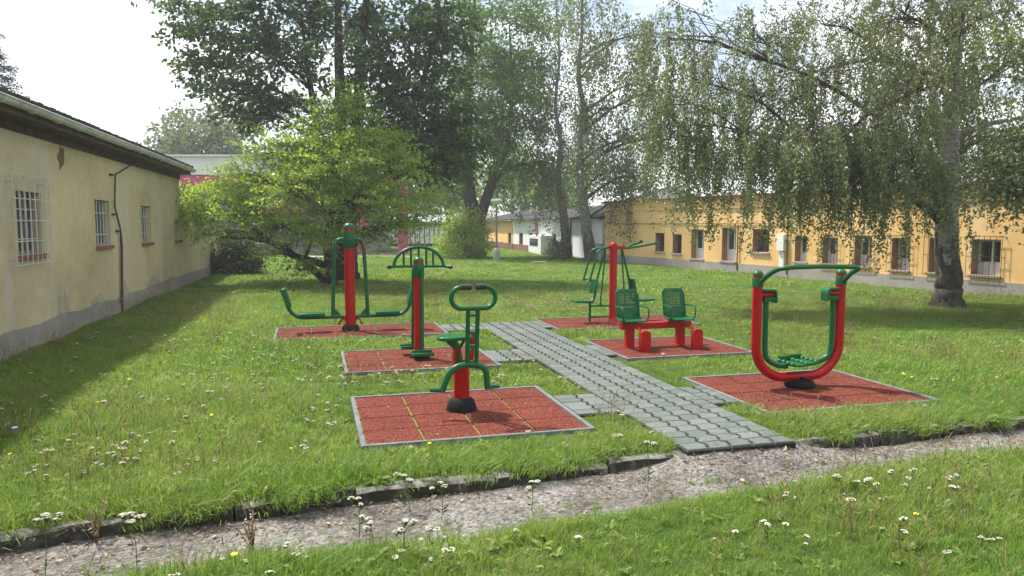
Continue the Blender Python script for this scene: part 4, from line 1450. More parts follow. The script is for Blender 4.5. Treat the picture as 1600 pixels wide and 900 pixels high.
# 4. light green small tree
D = 22.4
b2 = on_ground(517, 444)
st2 = [([Vector((b2.x, b2.y, -.05)), Vector((b2.x, b2.y, .2)), at(516, 415, b2.y), at(512, 380, b2.y), at(520, 320, b2.y), at(530, 250, b2.y), at(540, 190, b2.y)], [.24, .19, .17, .14, .10, .06, .02]),
       ([at(516, 418, b2.y), at(490, 408, b2.y - .2), at(455, 398, b2.y - .5), at(420, 375, b2.y - .6), at(370, 340, b2.y - .5)], [.12, .11, .09, .06, .02]),
       ([at(514, 395, b2.y), at(560, 340, b2.y + .4), at(610, 290, b2.y + .3)], [.1, .07, .02])]
lb2 = []
for (x, y, rx, ry, ns, dd) in (
        (540, 165, 30, 26, 40, 0), (515, 185, 34, 24, 44, .2), (590, 230, 50, 24, 50, .4), (460, 235, 44, 22, 44, .2), (500, 215, 50, 35, 66, -.3), (575, 215, 50, 28, 60, .2), (440, 240, 55, 30, 66, -.4), (530, 260, 60, 40, 100, -1.0), (610, 255, 55, 34, 76, 0),
        (400, 285, 60, 30, 80, 0), (470, 300, 60, 38, 110, -1.2), (560, 315, 60, 40, 100, -.8), (622, 305, 40, 36, 50, 0), (330, 310, 55, 28, 66, .3), (300, 335, 34, 26, 40, -.3),
        (370, 335, 55, 30, 70, -.7), (440, 350, 50, 30, 66, -.5), (510, 365, 50, 26, 60, -1.0), (590, 360, 40, 26, 44, -.3), (640, 345, 30, 20, 26, 0), (345, 370, 26, 18, 18, 0),
        (470, 420, 30, 14, 16, -.8), (430, 395, 26, 14, 12, -.8), (440, 380, 34, 14, 14, -.9), (480, 260, 40, 40, 50, 1.4), (560, 280, 50, 40, 50, 1.4)):
    lb2.append(lob(x, y, rx * 1.05, ry * .85, D, int(ns * .98), dd=dd))
make_tree('light_green_tree', 'light yellow green spreading small tree with low leaning branch behind the swing seat machine', 'tree', None, (b2.x, b2.y, 0), st2, lb2, .105, BARKD, L_LIGHT, 'broad',
          dict(n=36, len=1.0, fuzz=.11, flat=.4, droop=.02, nr=.6, aspect=.55))

# 5. locust tree with forked trunk
b3 = on_ground(744, 402.5)
D = b3.y
st3 = [([Vector((b3.x, b3.y, -.05)), Vector((b3.x, b3.y, .4)), at(742, 350, D), at(735, 310, D), at(730, 262, D), at(727, 200, D), at(735, 100, D), at(742, 0, D)], [.62, .5, .44, .36, .30, .24, .16, .05]),
       ([at(744, 362, D), at(755, 325, D), at(768, 285, D), at(772, 262, D), at(790, 240, D), at(800, 150, D), at(796, 40, D)], [.36, .3, .26, .22, .17, .1, .04]),
       ([at(731, 270, D), at(710, 240, D), at(690, 190, D)], [.16, .11, .04])]
lb3 = []
for (x, y, rx, ry, ns, dd) in (
        (700, 30, 34, 34, 30, 0), (750, 20, 36, 26, 34, 1), (800, 30, 40, 34, 36, 0), (770, 80, 34, 22, 26, -1), (820, 95, 34, 28, 34, 0), (720, 130, 36, 30, 40, 1), (790, 150, 50, 34, 66, -1),
        (740, 185, 45, 34, 60, -1.5), (810, 205, 48, 34, 66, 0), (760, 235, 44, 26, 48, 1), (700, 250, 34, 30, 36, 0), (820, 255, 44, 24, 44, -1), (700, 300, 30, 26, 30, 1.5), (780, 285, 30, 20, 22, 1.5), (660, 250, 34, 34, 34, 3), (830, 150, 30, 30, 26, 2), (790, 110, 36, 30, 40, 1), (740, 90, 36, 30, 30, 1), (840, 40, 30, 36, 26, 1), (760, -60, 80, 60, 50, 0)):
    lb3.append(lob(x, y, rx, ry, D, int(ns * 1.02), dd=dd))
make_tree('locust_tree', 'feathery mid green locust tree with dark forked trunk left of the lamp post', 'tree', None, (b3.x, b3.y, 0), st3, lb3, .23, BARKG, L_LOCUST, 'broad',
          dict(n=48, len=1.6, fuzz=.30, flat=.55, droop=-.05, nr=.7, aspect=.42))

# 6. tree at the right edge whose branch reaches into view
D = 13.5
b8 = at(1790, 500, D); base8 = (b8.x, b8.y, 0)
st8 = [([Vector((b8.x, b8.y, -.05)), Vector((b8.x, b8.y, .4)), at(1790, 350, D), at(1780, 200, D), at(1770, 0, D), at(1765, -200, D)], [.34, .26, .23, .19, .12, .03])]
lb8 = [lob(x, y, rx, ry, D, ns, dd=dd) for (x, y, rx, ry, ns, dd) in ((1590, 220, 45, 34, 40, 0), (1560, 265, 40, 26, 36, .2), (1600, 290, 40, 34, 44, -.2), (1545, 300, 26, 20, 20, 0), (1640, 200, 70, 60, 50, 0), (1680, 330, 70, 40, 40, 0), (1620, 60, 60, 50, 40, 0), (1720, 80, 90, 90, 60, 0), (1850, 120, 110, 120, 70, 0), (1760, -120, 150, 100, 70, 0))]
make_tree('broadleaf_tree', 'leafy green branch of a broadleaf tree reaching in at the right edge', 'tree', None, base8, st8, lb8, .085, BARKG, L_BIRCH, 'broad', dict(n=30, len=.8, fuzz=.12, flat=.6, droop=-.15, nr=.8, aspect=.6))

# 7. trees far behind
def round_tree(label, px, py_top, d, wpx, mat, name='far_tree', leaf=.40, n=60, per=None, trunk=.25):
    b = at(px, 350, d); b.z = 0
    k = d / F_PX
    top = at(px, py_top, d).z
    w_ = wpx * k
    st = [([b + Vector((0, 0, -.05)), b + Vector((0, 0, .5)), b + Vector((.1, 0, top * .4)), b + Vector((0, .1, top * .75)), b + Vector((0, 0, top * .95))], [trunk * 1.3, trunk, trunk * .8, trunk * .45, .03])]
    lb = []
    for q in range(9):
        a = q * 2.4
        zz = top * (.36 + .55 * q / 8)
        rr = w_ * .30 * (1 if q < 6 else .55)
        lb.append(((b.x + rr * math.cos(a), b.y + rr * math.sin(a), zz), (w_ * .27, w_ * .27, top * .15), n // 9 * 2))
    make_tree(name, label, 'tree', 'trees far behind the lawn', (b.x, b.y, 0), st, lb, leaf, BARKG, mat, 'broad', per or dict(n=36, len=1.6, fuzz=.4, flat=.7, droop=-.1, nr=.8, aspect=.6))
round_tree('soft grey green tree rising behind the white roof on the left', 335, 165, 62, 150, L_FAR, n=110)
round_tree('small rounded tree beside the gutter end behind the white roof', 277, 185, 66, 80, L_FAR, n=70)
round_tree('dark far tree behind the magenta column', 648, 215, 66, 120, L_LOCUST, n=90)
round_tree('dark far tree just left of the forked locust trunk', 700, 190, 72, 100, L_LOCUST, n=90)
round_tree('far tree right of the forked locust trunk above the ochre house', 800, 235, 80, 100, L_LOCUST, n=80)
round_tree('far tree hidden behind the light green crown', 560, 215, 70, 130, L_LOCUST, n=90)
round_tree('far tree above the dark roof of the white house', 868, 260, 76, 90, L_LOCUST, n=70)
round_tree('grey green far tree between the birches above the ochre building', 985, 295, 80, 70, L_FAR, n=60)

# spruce behind the old building
d7 = 27
b7 = at(2, 350, d7); b7.z = 0
sp_ = empty('spruce_tree', b7)
tag(sp_, 'dark spruce top rising behind the roof of the old building, far left', 'tree')
top7 = at(0, 40, d7).z
mb = MB(); mb.tube([(0, 0, 0), (0, 0, top7 * .5), (0, 0, top7)], [.3, .2, .02], 8); mb.build('trunk', BARKD, sp_)
C, A, Nn, T = [], [], [], []
bm_ = MB()
for z in np.arange(2.2, top7 - .1, .34):
    ln = .25 + (top7 - z) * .40
    for q in range(7):
        a = RNG.random() * 2 * PI
        l = ln * RNG.uniform(.75, 1.15)
        dr = np.array([math.cos(a), math.sin(a), 0])
        m = int(90 * l) + 20
        t = RNG.random(m) ** .7
        p = np.array([0, 0, z]) + dr * (t * l)[:, None]
        p[:, 2] += -.28 * l * np.sin(t * PI * .8) + .10 * t * l
        sd = np.array([-dr[1], dr[0], 0])
        p += sd * (RNG.normal(size=m) * .10 * (1.2 - t) * l)[:, None] + RNG.normal(size=(m, 3)) * .05
        p[:, 2] -= np.abs(RNG.normal(size=m)) * .10
        C.append(p); A.append(dr + RNG.normal(size=(m, 3)) * .6 + np.array([0, 0, -.3])); Nn.append(RNG.normal(size=(m, 3)) + np.array([0, 0, .6])); T.append(RNG.random(m))
        bm_.tube([(0, 0, z), tuple(dr * l * .5 + np.array([0, 0, z - .2 * l])), tuple(dr * l + np.array([0, 0, z - .1 * l]))], [.03, .02, .005], 4)
bm_.build('branches', BARKD, sp_)
C = np.concatenate(C)
leaf_mesh('crown', C, RNG.uniform(.10, .2, len(C)), .03, np.concatenate(A), np.concatenate(Nn), np.concatenate(T), L_SPRUCE, sp_)

# shrubs
def shrub(name, label, px0, px1, py_top, py_base, mat, n, leaf, per=None):
    b = on_ground((px0 + px1) / 2, py_base)
    k = b.y / F_PX
    W_, H_ = (px1 - px0) * k, (py_base - py_top) * k
    st = [([b + Vector((0, 0, -.05)), b + Vector((dx * .3, dy * .3, H_ * .4)), b + Vector((dx, dy, H_ * .75))], [.05, .035, .01]) for dx, dy in ((0, 0), (W_ * .22, .1), (-W_ * .22, -.1), (0, W_ * .2))]
    lb = []
    for (fx, fz, rf, rz) in ((0, .45, .36, .36), (-.26, .32, .24, .28), (.27, .34, .24, .28), (.1, .70, .22, .26), (-.12, .66, .20, .24), (0, .2, .42, .18)):
        lb.append(((b.x + fx * W_, b.y - abs(fx) * .2, fz * H_), (rf * W_, rf * W_, rz * H_), int(n * rf)))
    make_tree(name, label, 'shrub', None, (b.x, b.y, 0), st, lb, leaf, BARKG, mat, 'broad', per or dict(n=30, len=.6, fuzz=.13, flat=.8, droop=.15, nr=.9, aspect=.5))
shrub('dark_shrub', 'dark green shrub at the far corner of the old yellow building', 338, 408, 368, 427, L_BUSHD, 120, .13)
shrub('yellow_green_shrub', 'bushy yellow green shrub at the foot of the forked locust tree', 684, 768, 325, 404, L_BUSHY, 190, .15, dict(n=30, len=.9, fuzz=.16, flat=.8, droop=.35, nr=.9, aspect=.4))
shrub('pale_shrub', 'small pale leafy bush left of the far birch trunk', 860, 884, 366, 406, L_PALE, 50, .10)

# ------------------------------------------------------------------ grass, flowers, litter
def hidden_collection(name, objs):
    c = bpy.data.collections.new(name)
    for o in objs:
        COL.objects.unlink(o)
        c.objects.link(o)
    return c

def scatter(name, pts, rot, scale, coll, count, kindlabel, cat):
    me = bpy.data.meshes.new(name)
    n = len(pts)
    me.vertices.add(n)
    me.vertices.foreach_set('co', np.asarray(pts, np.float32).ravel())
    for an, ty, data, key in (('rot', 'FLOAT_VECTOR', rot, 'vector'), ('scl', 'FLOAT', scale, 'value'), ('idx', 'INT', RNG.integers(0, count, n), 'value')):
        a = me.attributes.new(an, ty, 'POINT')
        a.data.foreach_set(key, np.asarray(data, np.int32 if ty == 'INT' else np.float32).ravel())
    o = bpy.data.objects.new(name, me)
    COL.objects.link(o)
    ng = bpy.data.node_groups.new(name + '_nodes', 'GeometryNodeTree')
    ng.interface.new_socket('Geometry', in_out='INPUT', socket_type='NodeSocketGeometry')
    ng.interface.new_socket('Geometry', in_out='OUTPUT', socket_type='NodeSocketGeometry')
    gi = ng.nodes.new('NodeGroupInput'); go = ng.nodes.new('NodeGroupOutput')
    ip = ng.nodes.new('GeometryNodeInstanceOnPoints')
    m2p = ng.nodes.new('GeometryNodeMeshToPoints')
    ci = ng.nodes.new('GeometryNodeCollectionInfo')
    ci.inputs['Collection'].default_value = coll
    ci.inputs['Separate Children'].default_value = True
    ci.inputs['Reset Children'].default_value = True
    ip.inputs['Pick Instance'].default_value = True
    def attr(nm, ty):
        a = ng.nodes.new('GeometryNodeInputNamedAttribute')
        a.data_type = ty
        a.inputs['Name'].default_value = nm
        return a.outputs['Attribute']
    L_ = ng.links.new
    L_(gi.outputs[0], m2p.inputs['Mesh'])
    L_(m2p.outputs['Points'], ip.inputs['Points'])
    L_(ci.outputs[0], ip.inputs['Instance'])
    L_(attr('idx', 'INT'), ip.inputs['Instance Index'])
    L_(attr('rot', 'FLOAT_VECTOR'), ip.inputs['Rotation'])
    L_(attr('scl', 'FLOAT'), ip.inputs['Scale'])
    L_(ip.outputs[0], go.inputs[0])
    md = o.modifiers.new('scatter', 'NODES')
    md.node_group = ng
    tag(o, kindlabel, cat, kind='stuff')
    return o

def tuft(name, n, rad, h0, h1, wd, lean=.5, mat=GRASS):
    mb = MB()
    for _ in range(n):
        a = random.random() * 2 * PI; r = rad * math.sqrt(random.random())
        b = Vector((r * math.cos(a), r * math.sin(a), -.01))
        h = random.uniform(h0, h1) * (1 - .35 * r / rad)
        az = random.random() * 2 * PI
        d = Vector((math.cos(az), math.sin(az), 0)); s = Vector((-d.y, d.x, 0)) * wd * .5
        ln = h * random.uniform(.1, lean) * 1.2
        m_ = b + d * ln * .35 + Vector((0, 0, h * .6))
        t_ = b + d * ln * 1.15 + Vector((0, 0, h * random.uniform(.82, 1.0)))
        mb.add([b - s, b + s, m_ + s * .8, m_ - s * .8, t_], [(0, 1, 2, 3), (3, 2, 4)])
    return mb.build(name, mat, ang=180)

def inside_hard(x, y, m=0.0):
    """true where paving, mats, buildings or the old path lie"""
    u = x * EU.x + y * EU.y
    v = x * EV.x + y * EV.y
    bad = np.zeros(x.shape, bool)
    for (u0, u1, v0, v1) in PV: bad |= (u > u0 - m) & (u < u1 + m) & (v > v0 - m) & (v < v1 + m)
    for (u0, u1, v0, v1, *_r) in PADS: bad |= (u > u0 - m) & (u < u1 + m) & (v > v0 - m) & (v < v1 + m)
    edge = .09 * np.sin(x * 5.1) * np.sin(x * 2.3 + 1) + .05 * np.sin(x * 13)
    bad |= (y < kerb_y(x) + .15) & (y > low_y(x) + edge * .8)
    for W in (WL, WR, WW, WO):
        rel_x, rel_y = x - W.a.x, y - W.a.y
        dn = rel_x * W.n.x + rel_y * W.n.y
        ds = rel_x * W.d.x + rel_y * W.d.y
        bad |= (dn < .03) & (dn > -9) & (ds > -.2) & (ds < W.L + .2)
    return bad

def sample_ground(n, d0, d1, half=.86, power=1.0):
    d = d0 + (d1 - d0) * RNG.random(n) ** power
    # uniform over the wedge: probability proportional to d
    keep = RNG.random(n) < d / d1 if power == 1.0 else np.ones(n, bool)
    d = d[keep]
    x = (RNG.random(len(d)) * 2 - 1) * half * d
    return x, d

def rosette(seed):
    random.seed(seed)
    mb = MB()
    for k in range(9):
        a = k * 2.4 + random.uniform(-.3, .3); d = Vector((math.cos(a), math.sin(a), 0)); q = Vector((-d.y, d.x, 0))
        l = random.uniform(.05, .095); w_ = l * random.uniform(.14, .22); el = random.uniform(.3, 1.0)
        up = Vector((0, 0, 1))
        p1 = d * l * .4 + up * l * .45 * el; p2 = d * l * .8 + up * l * .6 * el; p3 = d * l * 1.1 + up * l * .5 * el
        mb.add([Vector((0, 0, 0)), p1 - q * w_, p1 + q * w_, p2 - q * w_ * .8, p2 + q * w_ * .8, p3], [(0, 1, 2), (1, 3, 4, 2), (3, 5, 4)])
    return mb.build('leaf_rosette', GRASS, ang=180)
near_t = [tuft('grass_tuft', 58, .115, .045, .125, .0044, .85) for _ in range(5)] + [tuft('grass_tuft', 44, .10, .08, .19, .0048, .95) for _ in range(2)] + [rosette(3)]
mid_t = [tuft('grass_tuft', 40, .16, .05, .12, .010, .8) for _ in range(4)]
far_t = [tuft('grass_tuft', 34, .26, .06, .13, .022, .8) for _ in range(3)]
C_near, C_mid, C_far = hidden_collection('near_tufts', near_t), hidden_collection('mid_tufts', mid_t), hidden_collection('far_tufts', far_t)

def lay(x, y, s0, s1):
    z = ground_z(x, y)
    n = len(x)
    patch_ = .82 + .42 * np.sin(x * .9 + 1.3 * np.sin(y * .7)) * np.sin(y * 1.1 + x * .3)
    rot = np.stack([RNG.normal(0, .12, n), RNG.normal(0, .12, n), RNG.random(n) * 2 * PI], 1)
    return np.stack([x, y, z], 1), rot, RNG.uniform(s0, s1, n) * patch_

x, y = sample_ground(26000, 2.3, 8.2, .95)
k = ~inside_hard(x, y, .05); x, y = x[k], y[k]
P_, R_, S_ = lay(x, y, .7, 1.25)
S_ *= np.where(y < low_y(x) + .2, 1.15, 1.0)
scatter('near_grass', P_, R_, S_, C_near, len(near_t), 'green grass of the near lawn on both sides of the old path', 'grass')
x, y = sample_ground(34000, 8.2, 19, .85)
k = ~inside_hard(x, y, .06); x, y = x[k], y[k]
P_, R_, S_ = lay(x, y, .7, 1.2)
scatter('lawn_grass', P_, R_, S_, C_mid, len(mid_t), 'green grass of the lawn round the exercise mats', 'grass')
x, y = sample_ground(30000, 19, 52, .80)
k = ~inside_hard(x, y, .1); x, y = x[k], y[k]
P_, R_, S_ = lay(x, y, .7, 1.25)
scatter('far_grass', P_, R_, S_, C_far, len(far_t), 'green grass of the far lawn under the trees', 'grass')
# lush overhanging edge along the kerb and small weeds on the old path
xe = RNG.uniform(-5, 12, 1300)
hang = (np.sin(xe * 2.1 + .7) * np.sin(xe * 5.3) > .12) | ((xe > -.75) & (xe < .35) & (RNG.random(1300) < .6))
ye = kerb_y(xe) + np.where(hang, RNG.uniform(-.005, .16, 1300), RNG.uniform(.11, .22, 1300))
k = ~inside_hard(xe, ye + .19, .02); xe, ye = xe[k], ye[k]
k = RNG.random(len(xe)) < .35 + .65 * (np.sin(xe * 3.3) * np.sin(xe * 1.1 + 2) > -.1); xe, ye = xe[k], ye[k]
zz = np.zeros(len(xe))
scatter('kerb_edge_grass', np.stack([xe, ye, zz], 1), np.stack([RNG.uniform(.1, .7, len(xe)), RNG.normal(0, .2, len(xe)), RNG.normal(0, .5, len(xe))], 1), RNG.uniform(.7, 1.25, len(xe)), C_near, len(near_t), 'long grass hanging over the kerb of the old path', 'grass')
xw = RNG.uniform(-4, 7, 420); t = RNG.random(420) ** 1.8
yw = low_y(xw) + t * (kerb_y(xw) - low_y(xw)) * .8
scatter('path_weeds', np.stack([xw, yw, path_z(xw, yw)], 1), np.stack([np.zeros(420), np.zeros(420), RNG.random(420) * 6], 1), RNG.uniform(.25, .7, 420) * (1.1 - t), C_near, len(near_t), 'sparse weeds growing out of the old path', 'weeds')

st_ = MB()
for _ in range(9):
    a = random.random() * 2 * PI; d = Vector((math.cos(a), math.sin(a), 0)); b = Vector((random.uniform(-.1, .1), random.uniform(-.1, .1), 0)); h = random.uniform(.16, .30)
    st_.tube([b, b + d * h * .12 + Vector((0, 0, h * .6)), b + d * h * .34 + Vector((0, 0, h))], [.0016, .0014, .0012], 3)
    st_.tube([b + d * h * .27 + Vector((0, 0, h * .86)), b + d * h * .34 + Vector((0, 0, h)), b + d * h * .42 + Vector((0, 0, h * 1.1))], [.002, .004, .001], 3)
C_st = hidden_collection('grass_stalks', [st_.build('grass_stalk', STEMDRY, ang=180)])
x, y = sample_ground(2600, 3.4, 18, .85)
k = ~inside_hard(x, y, .08) & (np.sin(x * .8 + 2) * np.sin(y * .9) > -.35); x, y = x[k], y[k]; n = len(x)
scatter('dry_grass_stalks', np.stack([x, y, ground_z(x, y)], 1), np.stack([RNG.normal(0, .15, n), RNG.normal(0, .15, n), RNG.random(n) * 6], 1), RNG.uniform(.5, 1.1, n), C_st, 1, 'thin dry grass stalks standing in the lawn', 'grass')

# yarrow
def yarrow(seed, h, heads=1, spread=.035):
    random.seed(seed)
    mb = MB()
    mb.mi = 1
    top = Vector((random.uniform(-.04, .04), random.uniform(-.04, .04), h))
    mb.tube([(0, 0, -.02), tuple(top * .5 + Vector((.01, 0, 0))), tuple(top)], [.003, .0026, .002], 4)
    for k in range(5):
        z = h * random.uniform(.15, .8); a = random.random() * 6.28
        p = top * (z / h)
        d = Vector((math.cos(a), math.sin(a), .5))
        q = p + d * .05
        mb.add([p, p + d * .025 + Vector((0, 0, .008)), q, p + d * .025 - Vector((0, 0, .008))], [(0, 1, 2, 3)])
    for hd in range(heads):
        c = top + (Vector((random.uniform(-.06, .06), random.uniform(-.06, .06), random.uniform(-.05, .02))) if hd else Vector((0, 0, 0)))
        mb.mi = 1
        mb.tube([tuple(top * .8), tuple(c)], .0018, 3)
        sp = spread * random.uniform(.8, 1.2)
        for _ in range(13):
            a = random.random() * 2 * PI; r = sp * math.sqrt(random.random())
            p = c + Vector((r * math.cos(a), r * math.sin(a), .006 - 2.2 * r * r / sp * .2))
            mb.mi = 0
            mb.dome(p, .0105 * spread / .032, .006, 6)
            mb.mi = 1
            mb.tube([tuple(c - Vector((0, 0, .03))), tuple(p)], .0011, 3, cap=False)
    mb.mi = 0
    return mb
fl = [yarrow(i, .14 + .03 * i, 1 if i < 3 else 2, .032).build('yarrow_head', [PETAL, STEMG]) for i in range(5)]
C_fl = hidden_collection('yarrow_heads', fl)
random.seed(5)
cl = []
def cluster(px, py, n, sx, sy):
    c = on_ground(px, py)
    cl.append(np.stack([RNG.normal(c.x, sx, n), RNG.normal(c.y, sy, n)], 1))
for q in ((100, 720, 10, .35, .25), (200, 735, 20, .3, .18), (320, 745, 5, .2, .1), (240, 690, 6, .2, .2), (60, 650, 8, .5, .4), (330, 600, 24, .7, .8), (430, 620, 14, .5, .5), (480, 690, 7, .3, .3), (490, 580, 22, .6, .6), (400, 560, 20, .9, .9),
          (520, 660, 12, .25, .25), (600, 600, 26, .4, .35), (650, 600, 12, .3, .2), (500, 545, 40, 1.0, .7), (340, 545, 30, 1.0, 1.2), (850, 485, 60, 1.1, .8), (900, 478, 40, 1.0, .9), (800, 480, 24, .8, .6), (1080, 480, 80, 1.2, .8), (1150, 470, 50, 1.6, 1.0),
          (1130, 495, 30, .8, .5), (1400, 470, 40, 1.4, .7), (1560, 480, 30, 1.0, .8), (1330, 480, 30, .8, .6), (1340, 530, 10, .3, .4), (1190, 650, 8, .12, .08), (1050, 560, 8, .3, .3), (810, 600, 8, .3, .3), (950, 660, 5, .15, .12), (830, 575, 6, .3, .2),
          (1520, 545, 12, .5, .5), (700, 455, 30, 2.0, 1.0), (1000, 450, 40, 2.5, 1.5), (1250, 455, 40, 2.5, 1.2), (250, 500, 20, 1.0, 1.5), (640, 660, 2, .2, .1), (810, 690, 3, .3, .1), (1000, 700, 3, .15, .08), (840, 440, 24, 3, 1.4),
          (450, 895, 8, .3, .1), (640, 880, 9, .25, .12), (730, 860, 5, .2, .1), (1250, 745, 8, .25, .12), (1340, 770, 10, .3, .12), (1440, 780, 8, .3, .12), (1150, 850, 4, .3, .1), (1380, 850, 5, .35, .15), (1500, 800, 6, .35, .15), (1560, 870, 4, .25, .1)):
    cluster(*q)
cl.append(np.stack(sample_ground(420, 4, 32, .8), 1))
F_ = np.concatenate(cl)
k = ~inside_hard(F_[:, 0], F_[:, 1], .04); F_ = F_[k]
n = len(F_)
scatter('yarrow_flowers', np.stack([F_[:, 0], F_[:, 1], ground_z(F_[:, 0], F_[:, 1])], 1), np.stack([RNG.normal(0, .12, n), RNG.normal(0, .12, n), RNG.random(n) * 6], 1), RNG.uniform(.30, .66, n), C_fl, len(fl), 'white yarrow flowers sprinkled over the lawn', 'flowers')
mb = MB(); mb.mi = 0
for k in range(8):
    a = k * PI / 4
    mb.dome((.010 * math.cos(a), .010 * math.sin(a), .11), .009, .006, 6)
mb.dome((0, 0, .112), .009, .008, 6); mb.mi = 1; mb.tube([(0, 0, -.01), (0, 0, .11)], .002, 4)
yl = mb.build('yellow_flower', [PETALY, STEMG])
C_y = hidden_collection('yellow_heads', [yl])
x, y = sample_ground(80, 3.8, 13, .8)
k = ~inside_hard(x, y, .05); x, y = x[k], y[k]; n = len(x)
scatter('yellow_flowers', np.stack([x, y, ground_z(x, y)], 1), np.stack([RNG.normal(0, .2, n), RNG.normal(0, .2, n), RNG.random(n) * 6], 1), RNG.uniform(.6, 1.1, n), C_y, 1, 'tiny yellow flowers in the near grass', 'flowers')

# fallen leaves and grit on the old path
n = 4200
x = RNG.uniform(-4, 9, n); t = RNG.random(n) ** .6
t = np.where(RNG.random(n) < .45, 1 - RNG.random(n) ** 2 * .35, t)
y = low_y(x) + .02 + t * (kerb_y(x) - low_y(x) - .04)
cen = np.stack([x, y, path_z(x, y) + RNG.uniform(.003, .02, n)], 1)
sz = RNG.uniform(.008, .034, n) * np.where(RNG.random(n) < .12, 1.7, .8)
al = RNG.normal(size=(n, 3)) * np.array([1, 1, .25])
no = RNG.normal(size=(n, 3)) * .35 + np.array([0, 0, 1])
n2 = 420
uu = np.concatenate([RNG.uniform(2.9, 3.85, n2 // 2), RNG.uniform(.4, 6.1, n2 // 2)])
vv = np.concatenate([5.25 + 7.8 * RNG.random(n2 // 2) ** 1.6, RNG.choice([6.1, 9.15, 12.05], n2 // 2) + RNG.random(n2 // 2) * 1.25])
onmat = np.zeros(n2, bool)
for (u0, u1, v0, v1) in PV: onmat |= (uu > u0) & (uu < u1) & (vv > v0) & (vv < v1)
for (u0, u1, v0, v1, *_r) in PADS: onmat |= (uu > u0 + .05) & (uu < u1 - .05) & (vv > v0 + .05) & (vv < v1 - .05)
uu, vv = uu[onmat], vv[onmat]; n2 = len(uu)
cen = np.concatenate([cen, np.stack([uu * EU.x + vv * EV.x, uu * EU.y + vv * EV.y, np.full(n2, .0455)], 1)])
sz = np.concatenate([sz, RNG.uniform(.012, .035, n2)])
al = np.concatenate([al, RNG.normal(size=(n2, 3)) * np.array([1, 1, .08])])
no = np.concatenate([no, RNG.normal(size=(n2, 3)) * .12 + np.array([0, 0, 1])])
n = len(cen)
lt = leaf_mesh('fallen_leaves', cen, sz, sz * RNG.uniform(.4, .8, n), al, no, RNG.random(n) ** 1.4, LITTER)
tag(lt, 'dry fallen leaves scattered over the old path and the paving', 'leaves', kind='stuff')
pb = []
for i in range(3):
    mb = MB(); mb.dome((0, 0, -.3), 1, 1, 7); random.seed(i)
    mb.v = [tuple(np.array(p) * (1 + random.uniform(-.25, .25)) * np.array([1, .8, .6])) for p in mb.v]
    pb.append(mb.build('pebble', GRIT, ang=180))
C_pb = hidden_collection('pebbles', pb)
n = 2600
x = RNG.uniform(-4, 9, n); t = RNG.random(n)
y = low_y(x) - .1 + t * (kerb_y(x) - low_y(x) + .06)
scatter('path_gravel', np.stack([x, y, path_z(x, y)], 1), np.stack([np.zeros(n), np.zeros(n), RNG.random(n) * 6], 1), .004 + .016 * RNG.random(n) ** 3, C_pb, 3, 'loose grit on the old path', 'gravel')

# single tall yarrow plants and dry weeds standing at the edge of the old path
def plant_thing(kind, px, py, h, heads, label, seed, z=PZ):
    p = on_ground(px, py, z)
    mb = yarrow(seed, h, heads, .021)
    fm = MB(); sm_ = MB()
    idx = list(range(len(mb.v)))
    for f, m_ in zip(mb.f, mb.m):
        tgt = fm if m_ == 0 else sm_
        tgt.add([mb.v[i] for i in f], [tuple(range(len(f)))])
    r = empty(kind, p)
    tag(r, label, 'wildflower', 'tall yarrow plants along the old path')
    sm_.build('stem', STEMG, r, ang=180); fm.build('flower_head', PETAL, r, ang=180)
for i, (px, py, h, hd, lab) in enumerate((
        (70, 900, .34, 6, 'broad cream yarrow clump at the bottom left corner of the old path'),
        (215, 905, .38, 7, 'tall cream yarrow with many flat heads standing on the left end of the old path'),
        (560, 850, .30, 3, 'cream yarrow standing alone in the middle of the old path edge'),
        (640, 800, .25, 4, 'cream yarrow clump growing close under the kerb below the bike mat'),
        (690, 815, .26, 3, 'thin yarrow right of the clump under the kerb below the bike mat'),
        (585, 888, .27, 4, 'white yarrow at the bottom edge left of the grass tuft'),
        (625, 905, .33, 5, 'white yarrow with brightest heads at the bottom centre'),
        (1012, 765, .36, 2, 'tall thin yarrow stalk before the end of the grey paved path'),
        (830, 800, .22, 3, 'short yarrow on the old path right of the middle'))):
    plant_thing('yarrow_plant', px, py, h, hd, lab, 40 + i)
random.seed(99)
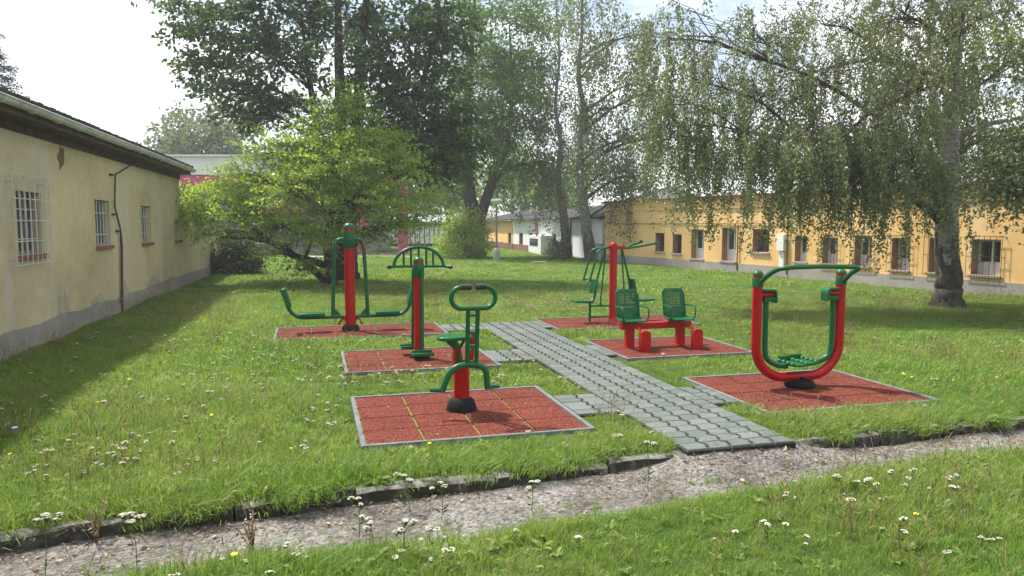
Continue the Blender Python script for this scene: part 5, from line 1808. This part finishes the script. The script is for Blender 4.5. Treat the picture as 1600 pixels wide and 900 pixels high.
for px, py, h, lab in ((150, 850, .34, 'dry brown branching weed against the kerb at the far left'), (395, 860, .26, 'reddish dry weed growing out of the old path below the kerb')):
    p = on_ground(px, py, PZ)
    r = empty('dry_weed', p)
    tag(r, lab, 'weed', 'dry weeds on the old path')
    mb = MB(); pts = []
    for k in range(9):
        a = random.random() * 6.28; l = h * random.uniform(.55, 1.1); sp = random.uniform(.15, .8)
        e = Vector((math.cos(a) * sp * l, math.sin(a) * sp * l, l))
        mb.tube([(0, 0, -.02), tuple(e * .5 + Vector((0, 0, .03))), tuple(e)], [.0035, .0028, .0012], 4)
        for q in range(9):
            t = random.uniform(.3, 1); pts.append(np.array(e) * t + np.random.default_rng(q + k * 9).normal(size=3) * .012)
    mb.build('stalks', STEMDRY, r, ang=180)
    pts = np.array(pts); n = len(pts)
    leaf_mesh('seed_leaves', pts, RNG.uniform(.015, .045, n), .012, rnd_unit(n), rnd_unit(n), RNG.random(n) * .8, LITTER, r)
bp = on_ground(25, 700)
r = empty('blue_flower', (bp.x, bp.y, 0))
tag(r, 'single blue flower in the grass at the left edge', 'flower')
mb = MB()
for k in range(7):
    a = k * .9; mb.dome((.014 * math.cos(a), .014 * math.sin(a), .17), .011, .008, 6)
mb.build('petals', PETALB, r)
mb = MB(); mb.tube([(0, 0, -.01), (0, 0, .17)], .002, 4); mb.build('stem', STEMG, r)

# ------------------------------------------------------------------ thin summer haze
hm = bpy.data.materials.new('thin_haze'); hm.use_nodes = True
hnt = hm.node_tree; hnt.nodes.clear()
ho = hnt.nodes.new('ShaderNodeOutputMaterial'); hv = hnt.nodes.new('ShaderNodeVolumePrincipled')
hv.inputs['Color'].default_value = (.93, .95, .97, 1); hv.inputs['Density'].default_value = .0013; hv.inputs['Anisotropy'].default_value = .2
hnt.links.new(hv.outputs[0], ho.inputs['Volume'])
mb = MB(); mb.box((0, 0, 0), (1900, 1900, 30)); hz = mb.build('haze', hm, smooth=False, loc=(0, 0, 13.5))
tag(hz, 'thin pale summer haze over the whole lawn', 'haze', kind='stuff')
